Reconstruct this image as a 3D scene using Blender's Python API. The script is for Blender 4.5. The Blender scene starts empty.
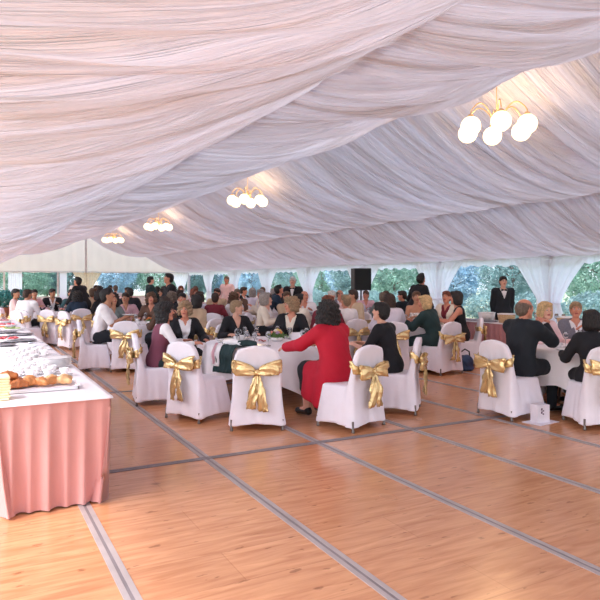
import bpy, bmesh, math, random
import numpy as np
from mathutils import Vector, Matrix

scene = bpy.context.scene
col = scene.collection
R = math.radians

# ---------------------------------------------------------------- camera
YAW = R(28.2)
FOC = 618.0
EYE = 1.6
cam_d = bpy.data.cameras.new('camera')
cam = bpy.data.objects.new('camera', cam_d)
col.objects.link(cam)
cam.location = (0, 0, EYE)
cam.rotation_euler = (R(90), 0, -YAW)
cam_d.sensor_width = 36
cam_d.lens = FOC / 600 * 36
cam_d.shift_y = -18 / 600
cam_d.clip_end = 400
scene.camera = cam

# ---------------------------------------------------------------- world, sun, exposure
world = bpy.data.worlds.new('sky')
scene.world = world
world.use_nodes = True
wn = world.node_tree
wn.nodes.clear()
w_out = wn.nodes.new('ShaderNodeOutputWorld')
w_bg = wn.nodes.new('ShaderNodeBackground')
w_sky = wn.nodes.new('ShaderNodeTexSky')
w_sky.sky_type = 'PREETHAM' if False else 'NISHITA'
w_sky.sun_disc = False
w_sky.sun_elevation = R(48)
w_sky.sun_rotation = R(-100)
w_sky.air_density = 1.0
w_sky.dust_density = 3.0
w_sky.ozone_density = 1.0
w_bg.inputs['Strength'].default_value = 0.85
w_mix = wn.nodes.new('ShaderNodeMixRGB')
w_mix.inputs[0].default_value = 0.55
w_mix.inputs[2].default_value = (2.5, 2.75, 3.2, 1)
wn.links.new(w_sky.outputs[0], w_mix.inputs[1])
wn.links.new(w_mix.outputs[0], w_bg.inputs[0])
wn.links.new(w_bg.outputs[0], w_out.inputs[0])

sun_d = bpy.data.lights.new('sun', 'SUN')
sun_d.energy = 2.3
sun_d.angle = R(8)
sun_d.color = (0.98, 0.96, 1.0)
sun = bpy.data.objects.new('sun', sun_d)
col.objects.link(sun)
sun.rotation_euler = Vector((0.62, 0.25, -0.95)).to_track_quat('-Z', 'Y').to_euler()

scene.view_settings.view_transform = 'Standard'
scene.view_settings.look = 'None'
scene.view_settings.gamma = 1
scene.view_settings.use_curve_mapping = False
scene.view_settings.exposure = 0.0
scene.cycles.max_bounces = 7
scene.cycles.diffuse_bounces = 5
scene.cycles.glossy_bounces = 3
scene.cycles.transmission_bounces = 5
scene.cycles.transparent_max_bounces = 8
scene.cycles.caustics_reflective = False
scene.cycles.caustics_refractive = False
scene.cycles.sample_clamp_indirect = 4
scene.cycles.use_denoising = True
scene.cycles.use_adaptive_sampling = True

# ---------------------------------------------------------------- helpers
FWD = Vector((math.sin(YAW), math.cos(YAW), 0))
RGT = Vector((math.cos(YAW), -math.sin(YAW), 0))


def spot(bearing, dist, z=0.0):
    """ground point at a distance in front of the standing point and a bearing across"""
    lat = (bearing - 300) / FOC * dist
    p = FWD * dist + RGT * lat
    return Vector((p.x, p.y, z))


def facing(a, b, turn=0):
    dx, dy = b[0] - a[0], b[1] - a[1]
    return math.atan2(-dx, dy) + R(turn)


MATS = {}


def srgb(c):
    return tuple(((v / 255) / 12.92 if v / 255 <= 0.04045 else (((v / 255) + 0.055) / 1.055) ** 2.4) for v in c)


def mat(name, rgb, rough=0.7, metal=0.0, var=0.08, scale=8.0, bump=0.0, bscale=40.0, trans=0.0, emit=None, estr=1.0,
        glass=False, sheen=0.0, coat=0.0):
    """procedural material: noise varies the colour, a second noise gives the bump"""
    if name in MATS:
        return MATS[name]
    m = bpy.data.materials.new(name)
    m.use_nodes = True
    nt = m.node_tree
    n = nt.nodes
    b = n['Principled BSDF']
    c = srgb(rgb)
    tc = n.new('ShaderNodeTexCoord')
    no = n.new('ShaderNodeTexNoise')
    no.inputs['Scale'].default_value = scale
    no.inputs['Detail'].default_value = 3
    nt.links.new(tc.outputs['Object'], no.inputs['Vector'])
    cr = n.new('ShaderNodeValToRGB')
    cr.color_ramp.elements[0].position = 0.3
    cr.color_ramp.elements[1].position = 0.7
    cr.color_ramp.elements[0].color = tuple(v * (1 - var) for v in c) + (1,)
    cr.color_ramp.elements[1].color = tuple(min(1, v * (1 + var)) for v in c) + (1,)
    nt.links.new(no.outputs['Fac'], cr.inputs['Fac'])
    nt.links.new(cr.outputs['Color'], b.inputs['Base Color'])
    b.inputs['Roughness'].default_value = rough
    b.inputs['Metallic'].default_value = metal
    if sheen:
        b.inputs['Sheen Weight'].default_value = sheen
    if coat:
        b.inputs['Coat Weight'].default_value = coat
    if glass:
        b.inputs['Transmission Weight'].default_value = 0.95
        b.inputs['IOR'].default_value = 1.2
    if emit:
        b.inputs['Emission Color'].default_value = srgb(emit) + (1,)
        b.inputs['Emission Strength'].default_value = estr
    if bump:
        n2 = n.new('ShaderNodeTexNoise')
        n2.inputs['Scale'].default_value = bscale
        n2.inputs['Detail'].default_value = 2
        nt.links.new(tc.outputs['Object'], n2.inputs['Vector'])
        bp = n.new('ShaderNodeBump')
        bp.inputs['Strength'].default_value = bump
        bp.inputs['Distance'].default_value = 0.02
        nt.links.new(n2.outputs['Fac'], bp.inputs['Height'])
        nt.links.new(bp.outputs['Normal'], b.inputs['Normal'])
    if trans:
        tr = n.new('ShaderNodeBsdfTranslucent')
        nt.links.new(cr.outputs['Color'], tr.inputs['Color'])
        mx = n.new('ShaderNodeMixShader')
        mx.inputs[0].default_value = trans
        nt.links.new(b.outputs[0], mx.inputs[1])
        nt.links.new(tr.outputs[0], mx.inputs[2])
        nt.links.new(mx.outputs[0], n['Material Output'].inputs['Surface'])
    MATS[name] = m
    return m


def link_mesh(name, me, m=None, parent=None, smooth=True):
    o = bpy.data.objects.new(name, me)
    col.objects.link(o)
    if m is not None:
        for q in (m if isinstance(m, (list, tuple)) else [m]):
            me.materials.append(q)
    if smooth:
        me.polygons.foreach_set('use_smooth', [True] * len(me.polygons))
    if parent is not None:
        o.parent = parent
    return o


def pyd(name, verts, faces, m=None, parent=None, smooth=True):
    me = bpy.data.meshes.new(name)
    me.from_pydata([tuple(map(float, v)) for v in verts], [], [tuple(map(int, f)) for f in faces])
    me.update()
    return link_mesh(name, me, m, parent, smooth)


def bmo(name, bm, m=None, parent=None, smooth=False):
    bmesh.ops.recalc_face_normals(bm, faces=bm.faces[:])
    me = bpy.data.meshes.new(name)
    bm.to_mesh(me)
    bm.free()
    return link_mesh(name, me, m, parent, smooth)


def tag(o, label=None, cat=None, group=None, kind=None):
    if label:
        o['label'] = label
    if cat:
        o['category'] = cat
    if group:
        o['group'] = group
    if kind:
        o['kind'] = kind
    return o


def thing(name, label, cat, loc=(0, 0, 0), rz=0, group=None):
    o = bpy.data.objects.new(name, None)
    col.objects.link(o)
    o.location = loc
    o.rotation_euler = (0, 0, rz)
    return tag(o, label, cat, group)


def copy_tree(o, parent=None):
    c = o.copy()
    col.objects.link(c)
    c.parent = parent
    for ch in list(o.children):
        copy_tree(ch, c)
    return c


def box(bm, x0, x1, y0, y1, z0, z1, bev=0.0):
    r = bmesh.ops.create_cube(bm, size=1)
    vs = r['verts']
    for v in vs:
        v.co = Vector(((x0 + x1) / 2 + v.co.x * (x1 - x0), (y0 + y1) / 2 + v.co.y * (y1 - y0), (z0 + z1) / 2 + v.co.z * (z1 - z0)))
    if bev:
        es = list({e for v in vs for e in v.link_edges})
        bmesh.ops.bevel(bm, geom=es, offset=bev, segments=2, affect='EDGES', profile=0.5)


def tube(bm, pts, rad, seg=8, cap=True):
    pts = [Vector(p) for p in pts]
    rads = rad if isinstance(rad, (list, tuple)) else [rad] * len(pts)
    rings = []
    up = Vector((0, 0, 1))
    for i, p in enumerate(pts):
        t = (pts[min(i + 1, len(pts) - 1)] - pts[max(i - 1, 0)]).normalized()
        a = t.cross(up)
        if a.length < 1e-3:
            a = t.cross(Vector((1, 0, 0)))
        a.normalize()
        b = t.cross(a)
        rings.append([bm.verts.new(p + (a * math.cos(2 * math.pi * k / seg) + b * math.sin(2 * math.pi * k / seg)) * rads[i]) for k in range(seg)])
    for i in range(len(rings) - 1):
        for k in range(seg):
            bm.faces.new((rings[i][k], rings[i][(k + 1) % seg], rings[i + 1][(k + 1) % seg], rings[i + 1][k]))
    if cap:
        bm.faces.new(rings[0])
        bm.faces.new(rings[-1][::-1])


def lathe(bm, prof, seg=16, off=(0, 0, 0), sy=1.0):
    """profile of (radius, z) turned about z"""
    rings = []
    for r, z in prof:
        if r < 1e-5:
            rings.append([bm.verts.new((off[0], off[1], off[2] + z))])
        else:
            rings.append([bm.verts.new((off[0] + r * math.cos(2 * math.pi * k / seg), off[1] + sy * r * math.sin(2 * math.pi * k / seg), off[2] + z)) for k in range(seg)])
    for a, b in zip(rings, rings[1:]):
        for k in range(seg):
            k2 = (k + 1) % seg
            if len(a) == 1 and len(b) > 1:
                bm.faces.new((a[0], b[k2], b[k]))
            elif len(b) == 1 and len(a) > 1:
                bm.faces.new((a[k], a[k2], b[0]))
            elif len(a) > 1:
                bm.faces.new((a[k], a[k2], b[k2], b[k]))


# ---------------------------------------------------------------- smooth shapes from distance fields
class Field:
    """smooth union of rounded shapes, turned into one closed skin"""

    def __init__(self, lo, hi, h):
        self.lo = np.array(lo, float)
        self.h = h
        self.n = np.ceil((np.array(hi, float) - self.lo) / h).astype(int) + 1
        self.f = np.full(self.n, 1.0, np.float32)
        self.ax = [self.lo[i] + h * np.arange(self.n[i]) for i in range(3)]

    def _slice(self, lo, hi, mg):
        s = []
        for i in range(3):
            a = max(0, int((lo[i] - mg - self.lo[i]) / self.h))
            b = min(self.n[i], int((hi[i] + mg - self.lo[i]) / self.h) + 2)
            if b <= a:
                return None
            s.append(slice(a, b))
        return tuple(s)

    def grid(self, s):
        return np.meshgrid(self.ax[0][s[0]], self.ax[1][s[1]], self.ax[2][s[2]], indexing='ij')

    def add(self, d, s, k):
        g = self.f[s]
        if k > 0:
            hh = np.clip(0.5 + 0.5 * (g - d) / k, 0, 1)
            self.f[s] = g * (1 - hh) + d * hh - k * hh * (1 - hh)
        else:
            self.f[s] = np.minimum(g, d)

    def cone(self, a, ra, b, rb, k=0.02, flat=1.0, fdir=(0, 1, 0)):
        """rounded cone from a to b, thinned by 'flat' along fdir"""
        a = np.array(a, float)
        b = np.array(b, float)
        r = max(ra, rb)
        s = self._slice(np.minimum(a, b) - r, np.maximum(a, b) + r, k + 0.03)
        if s is None:
            return
        X, Y, Z = self.grid(s)
        ba = b - a
        L = max(ba @ ba, 1e-9)
        px, py, pz = X - a[0], Y - a[1], Z - a[2]
        t = np.clip((px * ba[0] + py * ba[1] + pz * ba[2]) / L, 0, 1)
        qx, qy, qz = px - ba[0] * t, py - ba[1] * t, pz - ba[2] * t
        if flat != 1.0:
            fd = np.array(fdir, float)
            fd /= np.linalg.norm(fd)
            w = qx * fd[0] + qy * fd[1] + qz * fd[2]
            g = w * (1 / flat - 1)
            qx, qy, qz = qx + fd[0] * g, qy + fd[1] * g, qz + fd[2] * g
        d = np.sqrt(qx * qx + qy * qy + qz * qz) - (ra + (rb - ra) * t)
        if flat != 1.0:
            d = d * (flat + 1) / 2
        self.add(d, s, k)

    def ell(self, c, r, k=0.02, cut=False):
        c = np.array(c, float)
        r = np.array(r, float)
        s = self._slice(c - r, c + r, k + 0.03)
        if s is None:
            return
        X, Y, Z = self.grid(s)
        q = np.sqrt(((X - c[0]) / r[0]) ** 2 + ((Y - c[1]) / r[1]) ** 2 + ((Z - c[2]) / r[2]) ** 2)
        d = (q - 1) * r.min()
        if cut:
            g = self.f[s]
            hh = np.clip(0.5 - 0.5 * (g + d) / max(k, 1e-4), 0, 1)
            self.f[s] = g * (1 - hh) + (-d) * hh + k * hh * (1 - hh)
        else:
            self.add(d, s, k)

    def skin(self):
        f = self.f
        nx, ny, nz = f.shape
        ins = f < 0
        cc = np.zeros((nx - 1, ny - 1, nz - 1), np.int8)
        for i in (0, 1):
            for j in (0, 1):
                for k in (0, 1):
                    cc += ins[i:nx - 1 + i, j:ny - 1 + j, k:nz - 1 + k]
        act = (cc > 0) & (cc < 8)
        idx = -np.ones(act.shape, np.int64)
        cells = np.argwhere(act)
        idx[act] = np.arange(len(cells))
        acc = np.zeros((len(cells), 3))
        cnt = np.zeros(len(cells))
        cor = [(i, j, k) for i in (0, 1) for j in (0, 1) for k in (0, 1)]
        for a in cor:
            for ax in range(3):
                if a[ax] == 0:
                    b = list(a)
                    b[ax] = 1
                    fa = f[cells[:, 0] + a[0], cells[:, 1] + a[1], cells[:, 2] + a[2]]
                    fb = f[cells[:, 0] + b[0], cells[:, 1] + b[1], cells[:, 2] + b[2]]
                    m = (fa < 0) != (fb < 0)
                    t = np.where(m, fa / np.where(fa == fb, 1, fa - fb), 0)
                    p = np.array(a, float)[None] + np.zeros((len(cells), 3))
                    p[:, ax] += t
                    acc[m] += p[m]
                    cnt[m] += 1
        V = self.lo + self.h * (cells + acc / cnt[:, None])
        F = []
        for ax in range(3):
            sl = [slice(1, -1)] * 3
            sl[ax] = slice(0, f.shape[ax] - 1)
            sh = list(sl)
            sh[ax] = slice(1, f.shape[ax])
            a = ins[tuple(sl)]
            b = ins[tuple(sh)]
            e = np.argwhere(a != b)
            off = np.array([1, 1, 1])
            off[ax] = 0
            e = e + off
            flip = ins[e[:, 0], e[:, 1], e[:, 2]]
            u, v = [(1, 2), (2, 0), (0, 1)][ax]
            q = []
            for du, dv in ((-1, -1), (0, -1), (0, 0), (-1, 0)):
                c = e.copy()
                c[:, u] += du
                c[:, v] += dv
                q.append(idx[c[:, 0], c[:, 1], c[:, 2]])
            q = np.stack(q, 1)
            q[~flip] = q[~flip][:, ::-1]
            F.append(q)
        F = np.concatenate(F)
        F = F[(F >= 0).all(1)]
        return V, F


def relax(V, F, n=1, w=0.5):
    for _ in range(n):
        acc = np.zeros_like(V)
        cnt = np.zeros(len(V))
        for i in range(4):
            a, b = F[:, i], F[:, (i + 1) % 4]
            np.add.at(acc, a, V[b])
            np.add.at(acc, b, V[a])
            np.add.at(cnt, a, 1)
            np.add.at(cnt, b, 1)
        V = V * (1 - w) + w * acc / np.maximum(cnt, 1)[:, None]
    return V


def mesh_np(name, V, F, mi=None):
    me = bpy.data.meshes.new(name)
    n = len(F)
    me.vertices.add(len(V))
    me.vertices.foreach_set('co', np.asarray(V, np.float32).ravel())
    me.loops.add(n * 4)
    me.loops.foreach_set('vertex_index', np.asarray(F, np.int32).ravel())
    me.polygons.add(n)
    me.polygons.foreach_set('loop_start', np.arange(n, dtype=np.int32) * 4)
    if mi is not None:
        me.polygons.foreach_set('material_index', np.asarray(mi, np.int32))
    me.update(calc_edges=True)
    me.validate()
    return me


def wob(p, seed=0):
    """cheap smooth pseudo noise in -1..1 for arrays or floats"""
    x, y, z = p
    return (np.sin(x * 1.7 + y * 2.3 + seed) + np.sin(y * 3.1 - z * 1.9 + seed * 2.1) + np.sin(z * 2.7 + x * 3.7 - seed * 1.3)) / 3

# ================================================================ materials used everywhere
M_LINER = mat('liner_cloth', (232, 230, 240), 0.9, trans=0.115, var=0.015, scale=3)
M_GABLE = mat('gable_cloth', (244, 232, 220), 0.9, trans=0.45, var=0.03, scale=1)
M_CURTAIN = mat('curtain_cloth', (254, 250, 255), 0.85, trans=0.78, var=0.02)
M_WHITE = mat('white_frame', (225, 225, 228), 0.45)
M_POST = mat('grey_post', (185, 178, 186), 0.45, metal=0.3)
M_CLOTH = mat('white_table_linen', (238, 232, 236), 0.85, var=0.02, bump=0.15, bscale=25)
M_COVER = mat('white_chair_cover', (240, 234, 242), 0.8, var=0.02, bump=0.12, bscale=18)
M_PINK = mat('pink_skirting', (208, 150, 145), 0.65, var=0.04, scale=3, bump=0.1, bscale=20, sheen=0.2)
M_PINK2 = mat('dusty_pink_skirting', (205, 150, 154), 0.7, var=0.06, scale=4)
M_GOLD = mat('gold_satin', (238, 206, 148), 0.27, metal=0.6, var=0.12, scale=14, bump=0.6, bscale=16)
M_STEEL = mat('steel', (190, 190, 195), 0.22, metal=1.0, var=0.03)
M_LEG = mat('dull_chair_leg', (120, 110, 105), 0.35, metal=0.8)
M_BRASS = mat('pale_brass', (226, 196, 150), 0.3, metal=0.6)
M_GLASS = mat('clear_glass', (245, 248, 250), 0.05, glass=True, var=0.0)
M_CHINA = mat('white_china', (244, 240, 240), 0.18, var=0.01, coat=0.3)
M_TREE = [mat('leaf_blue_green', (142, 172, 172), 0.6, var=0.35, scale=1.2, trans=0.4),
          mat('leaf_soft_green', (150, 184, 168), 0.6, var=0.35, scale=1.2, trans=0.4),
          mat('leaf_pale_teal', (178, 206, 222), 0.6, var=0.30, scale=1.2, trans=0.4)]
M_BARK = mat('bark', (120, 105, 98), 0.9, var=0.2, bump=0.4)

def stretch_bump(m, scale, dist, strength):
    """gathered-cloth bump: noise stretched along the hanging direction"""
    nt = m.node_tree
    n = nt.nodes
    tc = n.new('ShaderNodeTexCoord')
    mp = n.new('ShaderNodeMapping')
    mp.inputs['Scale'].default_value = scale
    no = n.new('ShaderNodeTexNoise')
    no.inputs['Scale'].default_value = 1
    no.inputs['Detail'].default_value = 5
    no.inputs['Roughness'].default_value = 0.65
    no.inputs['Distortion'].default_value = 0.0
    bp = n.new('ShaderNodeBump')
    bp.inputs['Distance'].default_value = dist
    bp.inputs['Strength'].default_value = strength
    nt.links.new(tc.outputs['Object'], mp.inputs[0])
    nt.links.new(mp.outputs[0], no.inputs['Vector'])
    nt.links.new(no.outputs['Fac'], bp.inputs['Height'])
    for q in n:
        if q.type in ('BSDF_PRINCIPLED', 'BSDF_TRANSLUCENT'):
            nt.links.new(bp.outputs[0], q.inputs['Normal'])


stretch_bump(M_LINER, (0.10, 6.0, 0.10), 0.26, 1.0)


def gathered(m, lo, hi):
    """gathered sheer cloth: where it lies in several layers less daylight comes through"""
    nt = m.node_tree
    n = nt.nodes
    tc = n.new('ShaderNodeTexCoord')
    mp = n.new('ShaderNodeMapping')
    mp.inputs['Scale'].default_value = (0.16, 5.0, 0.16)
    no = n.new('ShaderNodeTexNoise')
    no.inputs['Scale'].default_value = 1
    no.inputs['Detail'].default_value = 6
    no.inputs['Roughness'].default_value = 0.72
    rp = n.new('ShaderNodeMapRange')
    rp.inputs['From Min'].default_value = 0.33
    rp.inputs['From Max'].default_value = 0.67
    rp.inputs['To Min'].default_value = lo
    rp.inputs['To Max'].default_value = hi
    nt.links.new(tc.outputs['Object'], mp.inputs[0])
    nt.links.new(mp.outputs[0], no.inputs['Vector'])
    nt.links.new(no.outputs['Fac'], rp.inputs['Value'])
    for q in n:
        if q.type == 'MIX_SHADER':
            nt.links.new(rp.outputs[0], q.inputs[0])


gathered(M_LINER, 0.03, 0.20)

# ---------------------------------------------------------------- tent size
XL, XPL, XR0, XPR, XR = -0.6, 2.95, 7.6, 12.16, 15.6
ZE, ZPL, ZPR, ZR = 2.39, 3.52, 3.53, 5.16
Y0, Y1 = -7.1, 48.2
BAYS = [2.9 + 5.0 * k for k in range(-2, 10)]


def floor_mat():
    m = bpy.data.materials.new('varnished_plywood')
    m.use_nodes = True
    nt = m.node_tree
    n = nt.nodes
    L = nt.links.new
    b = n['Principled BSDF']
    tc = n.new('ShaderNodeTexCoord')
    mp = n.new('ShaderNodeMapping')
    L(tc.outputs['Object'], mp.inputs['Vector'])
    # grain running across the tent
    mp.inputs['Scale'].default_value = (1.2, 9.0, 1)
    g = n.new('ShaderNodeTexNoise')
    g.inputs['Scale'].default_value = 2.2
    g.inputs['Detail'].default_value = 6
    g.inputs['Distortion'].default_value = 0.6
    L(mp.outputs[0], g.inputs['Vector'])
    cr = n.new('ShaderNodeValToRGB')
    cr.color_ramp.elements[0].position = 0.3
    cr.color_ramp.elements[1].position = 0.72
    cr.color_ramp.elements[0].color = srgb((190, 128, 88)) + (1,)
    cr.color_ramp.elements[1].color = srgb((222, 164, 120)) + (1,)
    L(g.outputs['Fac'], cr.inputs['Fac'])
    # sheets
    br = n.new('ShaderNodeTexBrick')
    mp2 = n.new('ShaderNodeMapping')
    mp2.inputs['Location'].default_value = (-0.73, -1.54, 0)
    L(tc.outputs['Object'], mp2.inputs['Vector'])
    L(mp2.outputs[0], br.inputs['Vector'])
    br.offset = 0.5
    br.inputs['Scale'].default_value = 1.0
    br.inputs['Brick Width'].default_value = 1.17
    br.inputs['Row Height'].default_value = 0.38
    br.inputs['Mortar Size'].default_value = 0.0035
    br.inputs['Color1'].default_value = (1, 1, 1, 1)
    br.inputs['Color2'].default_value = (0.86, 0.84, 0.82, 1)
    br.inputs['Mortar'].default_value = (0.62, 0.52, 0.46, 1)
    mu = n.new('ShaderNodeMixRGB')
    mu.blend_type = 'MULTIPLY'
    mu.inputs[0].default_value = 0.45
    L(cr.outputs[0], mu.inputs[1])
    L(br.outputs[0], mu.inputs[2])
    # scuffs
    sc = n.new('ShaderNodeTexNoise')
    sc.inputs['Scale'].default_value = 11
    sc.inputs['Detail'].default_value = 5
    mp3 = n.new('ShaderNodeMapping')
    mp3.inputs['Scale'].default_value = (0.6, 1.6, 1)
    L(tc.outputs['Object'], mp3.inputs['Vector'])
    L(mp3.outputs[0], sc.inputs['Vector'])
    c2 = n.new('ShaderNodeValToRGB')
    c2.color_ramp.elements[0].position = 0.645
    c2.color_ramp.elements[1].position = 0.70
    c2.color_ramp.elements[0].color = (1, 1, 1, 1)
    c2.color_ramp.elements[1].color = (0.42, 0.36, 0.33, 1)
    L(sc.outputs['Fac'], c2.inputs['Fac'])
    m2 = n.new('ShaderNodeMixRGB')
    m2.blend_type = 'MULTIPLY'
    m2.inputs[0].default_value = 0.7
    L(mu.outputs[0], m2.inputs[1])
    L(c2.outputs[0], m2.inputs[2])
    L(m2.outputs[0], b.inputs['Base Color'])
    b.inputs['Roughness'].default_value = 0.33
    b.inputs['Specular IOR Level'].default_value = 0.6
    rn = n.new('ShaderNodeTexNoise')
    rn.inputs['Scale'].default_value = 1.2
    L(tc.outputs['Object'], rn.inputs['Vector'])
    rr = n.new('ShaderNodeMapRange')
    rr.inputs['To Min'].default_value = 0.12
    rr.inputs['To Max'].default_value = 0.34
    L(rn.outputs['Fac'], rr.inputs['Value'])
    L(rr.outputs[0], b.inputs['Roughness'])
    return m


# ---------------------------------------------------------------- floor and ground
bm = bmesh.new()
box(bm, XL - 0.6, XR + 0.3, Y0 - 1, Y1 + 0.3, -0.12, 0.0)
tag(bmo('floor', bm, floor_mat()), kind='structure')
bm = bmesh.new()
box(bm, -60, 90, -40, 110, -0.5, -0.14)
tag(bmo('ground', bm, mat('lawn', (150, 158, 130), 0.9, var=0.25, scale=0.6, bump=0.3, bscale=6)), kind='structure')

M_STRIP = mat('grey_joint_strip', (168, 156, 154), 0.5, var=0.12, scale=5)
M_STRIPD = mat('grey_joint_groove', (128, 118, 120), 0.6, var=0.1)
tn = 10
for k in range(-1, 13):
    x = 1.90 + 1.17 * k
    if x < XR:
        bm = bmesh.new()
        box(bm, x - 0.042, x - 0.010, Y0, Y1, 0.0, 0.004)
        box(bm, x + 0.010, x + 0.042, Y0, Y1, 0.0, 0.004)
        o = tag(bmo('trim_%d' % tn, bm, M_STRIP), kind='structure')
        bm = bmesh.new()
        box(bm, x - 0.010, x + 0.010, Y0, Y1, 0.0, 0.002)
        bmo('joint_line', bm, M_STRIPD, o)
        tn += 1
for k in range(-1, 11):
    y = 5.34 + 3.81 * k
    bm = bmesh.new()
    box(bm, XL, XR, y - 0.038, y - 0.008, 0.001, 0.0055)
    box(bm, XL, XR, y + 0.008, y + 0.038, 0.001, 0.0055)
    o = tag(bmo('trim_%d' % tn, bm, M_STRIPD), kind='structure')
    bm = bmesh.new()
    box(bm, XL, XR, y - 0.008, y + 0.008, 0.001, 0.003)
    bmo('joint_line', bm, M_STRIP, o)
    tn += 1

# ---------------------------------------------------------------- swagged ceiling liner
rs = np.random.RandomState(4)


def liner():
    ys = np.arange(Y0, 30, 0.032).tolist() + np.arange(30, Y1 + 0.01, 0.07).tolist()
    ys = np.array(ys)
    spans = [(XL, ZE, XPL, ZPL, 0.30, 22), (XPL, ZPL, XR0, ZR, 0.42, 26), (XR0, ZR, XPR, ZPR, 0.42, 26), (XPR, ZPR, XR, ZE, 0.30, 22)]
    prof = []
    for si, (xa, za, xb, zb, sag, n) in enumerate(spans):
        for i in range(n if si < 3 else n + 1):
            t = i / n
            prof.append((xa + (xb - xa) * t, za + (zb - za) * t, sag * 4 * t * (1 - t), t, si))
    V = np.zeros((len(prof), len(ys), 3))
    waves = []
    for si in range(4):
        w = []
        for f, a in ((2.1, 0.035), (3.7, 0.042), (6.3, 0.046), (9.7, 0.040), (15.1, 0.032), (23.0, 0.021), (39.0, 0.011)):
            w.append((f * rs.uniform(0.9, 1.1), a, rs.uniform(0, 6.3), rs.uniform(0.8, 2.0), rs.uniform(0, 6.3)))
        waves.append(w)
    for i, (x, z, sg, t, si) in enumerate(prof):
        bulge = 1 + 0.10 * np.sin(ys * 1.3 + si) + 0.07 * np.sin(ys * 2.9 + si * 2)
        d = np.zeros_like(ys)
        fan = math.sin(math.pi * t)
        tt = t
        for f, a, ph, dr, p2 in waves[si]:
            warp = 0.25 * np.sin(ys * 0.8 + p2) + dr * 0.16 * math.cos(math.pi * tt)
            s = np.sin(f * (ys + warp * 0.9) + ph + 0.8 * np.sin(ys * 0.61 * f * 0.5 + p2))
            d += a * s * (0.45 + 0.55 * abs(math.sin(2.2 * tt * dr + p2)))
        # seams at the rafters, where two cloths meet
        yb = (ys - 2.9 + 0.10 * np.sin(t * 5)) / 5.0
        fr = np.abs(yb - np.round(yb)) * 5.0
        slit = np.exp(-(fr / 0.035) ** 2) * 0.11 * fan - np.exp(-((fr - 0.11) / 0.06) ** 2) * 0.035 * fan
        lift = np.exp(-(fr / 0.9) ** 2) * 0.05 * fan
        damp = 0.30 + 0.70 * min(1, 3.0 * t, 3.0 * (1 - t))
        V[i, :, 0] = x
        V[i, :, 1] = ys
        V[i, :, 2] = z - sg * bulge + d * damp + slit + lift + (0.035 * np.sin(ys * 2.4) * (1 - damp) * (1 if si in (0, 3) or True else 0))
    nu, nv = len(prof), len(ys)
    ii, jj = np.meshgrid(np.arange(nu - 1), np.arange(nv - 1), indexing='ij')
    a = ii * nv + jj
    F = np.stack([a, a + 1, a + nv + 1, a + nv], -1).reshape(-1, 4)
    me = mesh_np('ceiling', V.reshape(-1, 3), F)
    o = link_mesh('ceiling', me, M_LINER)
    return tag(o, kind='structure')


liner()

# frame members above the liner
bm = bmesh.new()
for x, z in ((XL, ZE + 0.06), (XPL, ZPL + 0.06), (XR0, ZR + 0.08), (XPR, ZPR + 0.06), (XR, ZE + 0.06)):
    box(bm, x - 0.04, x + 0.04, Y0, Y1, z - 0.03, z + 0.05)
tag(bmo('beam', bm, M_WHITE), kind='structure')


# ---------------------------------------------------------------- walls
def roof_z(x):
    if x < XPL:
        return ZE + (ZPL - ZE) * (x - XL) / (XPL - XL)
    if x < XR0:
        return ZPL + (ZR - ZPL) * (x - XPL) / (XR0 - XPL)
    if x < XPR:
        return ZR + (ZPR - ZR) * (x - XR0) / (XPR - XR0)
    return ZPR + (ZE - ZPR) * (x - XPR) / (XR - XPR)


# gable: cloth triangle over a beam
vs, fs = [], []
N = 120
for i in range(N + 1):
    x = XL + (XR - XL) * i / N
    dy = 0.012 * math.sin(x * 9) + 0.01 * math.sin(x * 23)
    vs.append((x, Y1 + dy, ZE - 0.12 + 0.035 * abs(math.sin(x * 3.1))))
    vs.append((x, Y1 + dy, roof_z(x) + 0.05))
for i in range(N):
    fs.append((2 * i, 2 * i + 2, 2 * i + 3, 2 * i + 1))
wall = tag(pyd('wall_back', vs, fs, M_GABLE), kind='structure')
bm = bmesh.new()
box(bm, XR0 + 0.1 - 0.07, XR0 + 0.1 + 0.07, Y1 - 0.14, Y1 - 0.04, 0, 5.0)
for x in (XL, 2.2, 5.75, XR):
    box(bm, x - 0.06, x + 0.06, Y1 - 0.12, Y1, 0, ZE)
box(bm, XL, XR, Y1 - 0.1, Y1 - 0.03, ZE - 0.08, ZE)
bmo('post', bm, M_WHITE, wall)
# solid white panels of the gable and the cream drape at the ridge post
for x0, x1, nm in ((2.45, 3.35, 'a'), (5.85, 6.35, 'b')):
    vs, fs = [], []
    n = 40
    for i in range(n + 1):
        x = x0 + (x1 - x0) * i / n
        for z in (0.02, ZE - 0.05):
            vs.append((x, Y1 - 0.16 + 0.03 * math.sin(i * 1.1), z))
    for i in range(n):
        fs.append((2 * i, 2 * i + 2, 2 * i + 3, 2 * i + 1))
    bmo_ = pyd('wall_panel', vs, fs, M_CURTAIN, wall)
# low sill wall across the gable windows
bm = bmesh.new()
box(bm, XL, XR, Y1 + 0.02, Y1 + 0.06, 0, 0.55)
bmo('sill_panel', bm, M_WHITE, wall)

# side wall posts, eave rail, valance
ri = bpy.data.objects.new('wall_right', None)
col.objects.link(ri)
tag(ri, kind='structure')
for y in BAYS:
    bm = bmesh.new()
    box(bm, XR - 0.05, XR + 0.07, y - 0.06, y + 0.06, 0, ZE + 0.05, 0.006)
    bmo('post', bm, M_POST, ri)
bm = bmesh.new()
box(bm, XR + 0.0, XR + 0.05, Y0, Y1, ZE - 0.05, ZE + 0.05)
box(bm, XR + 0.02, XR + 0.05, Y0, Y1, 0.0, 0.10)
bmo('rail', bm, M_WHITE, ri)


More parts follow.
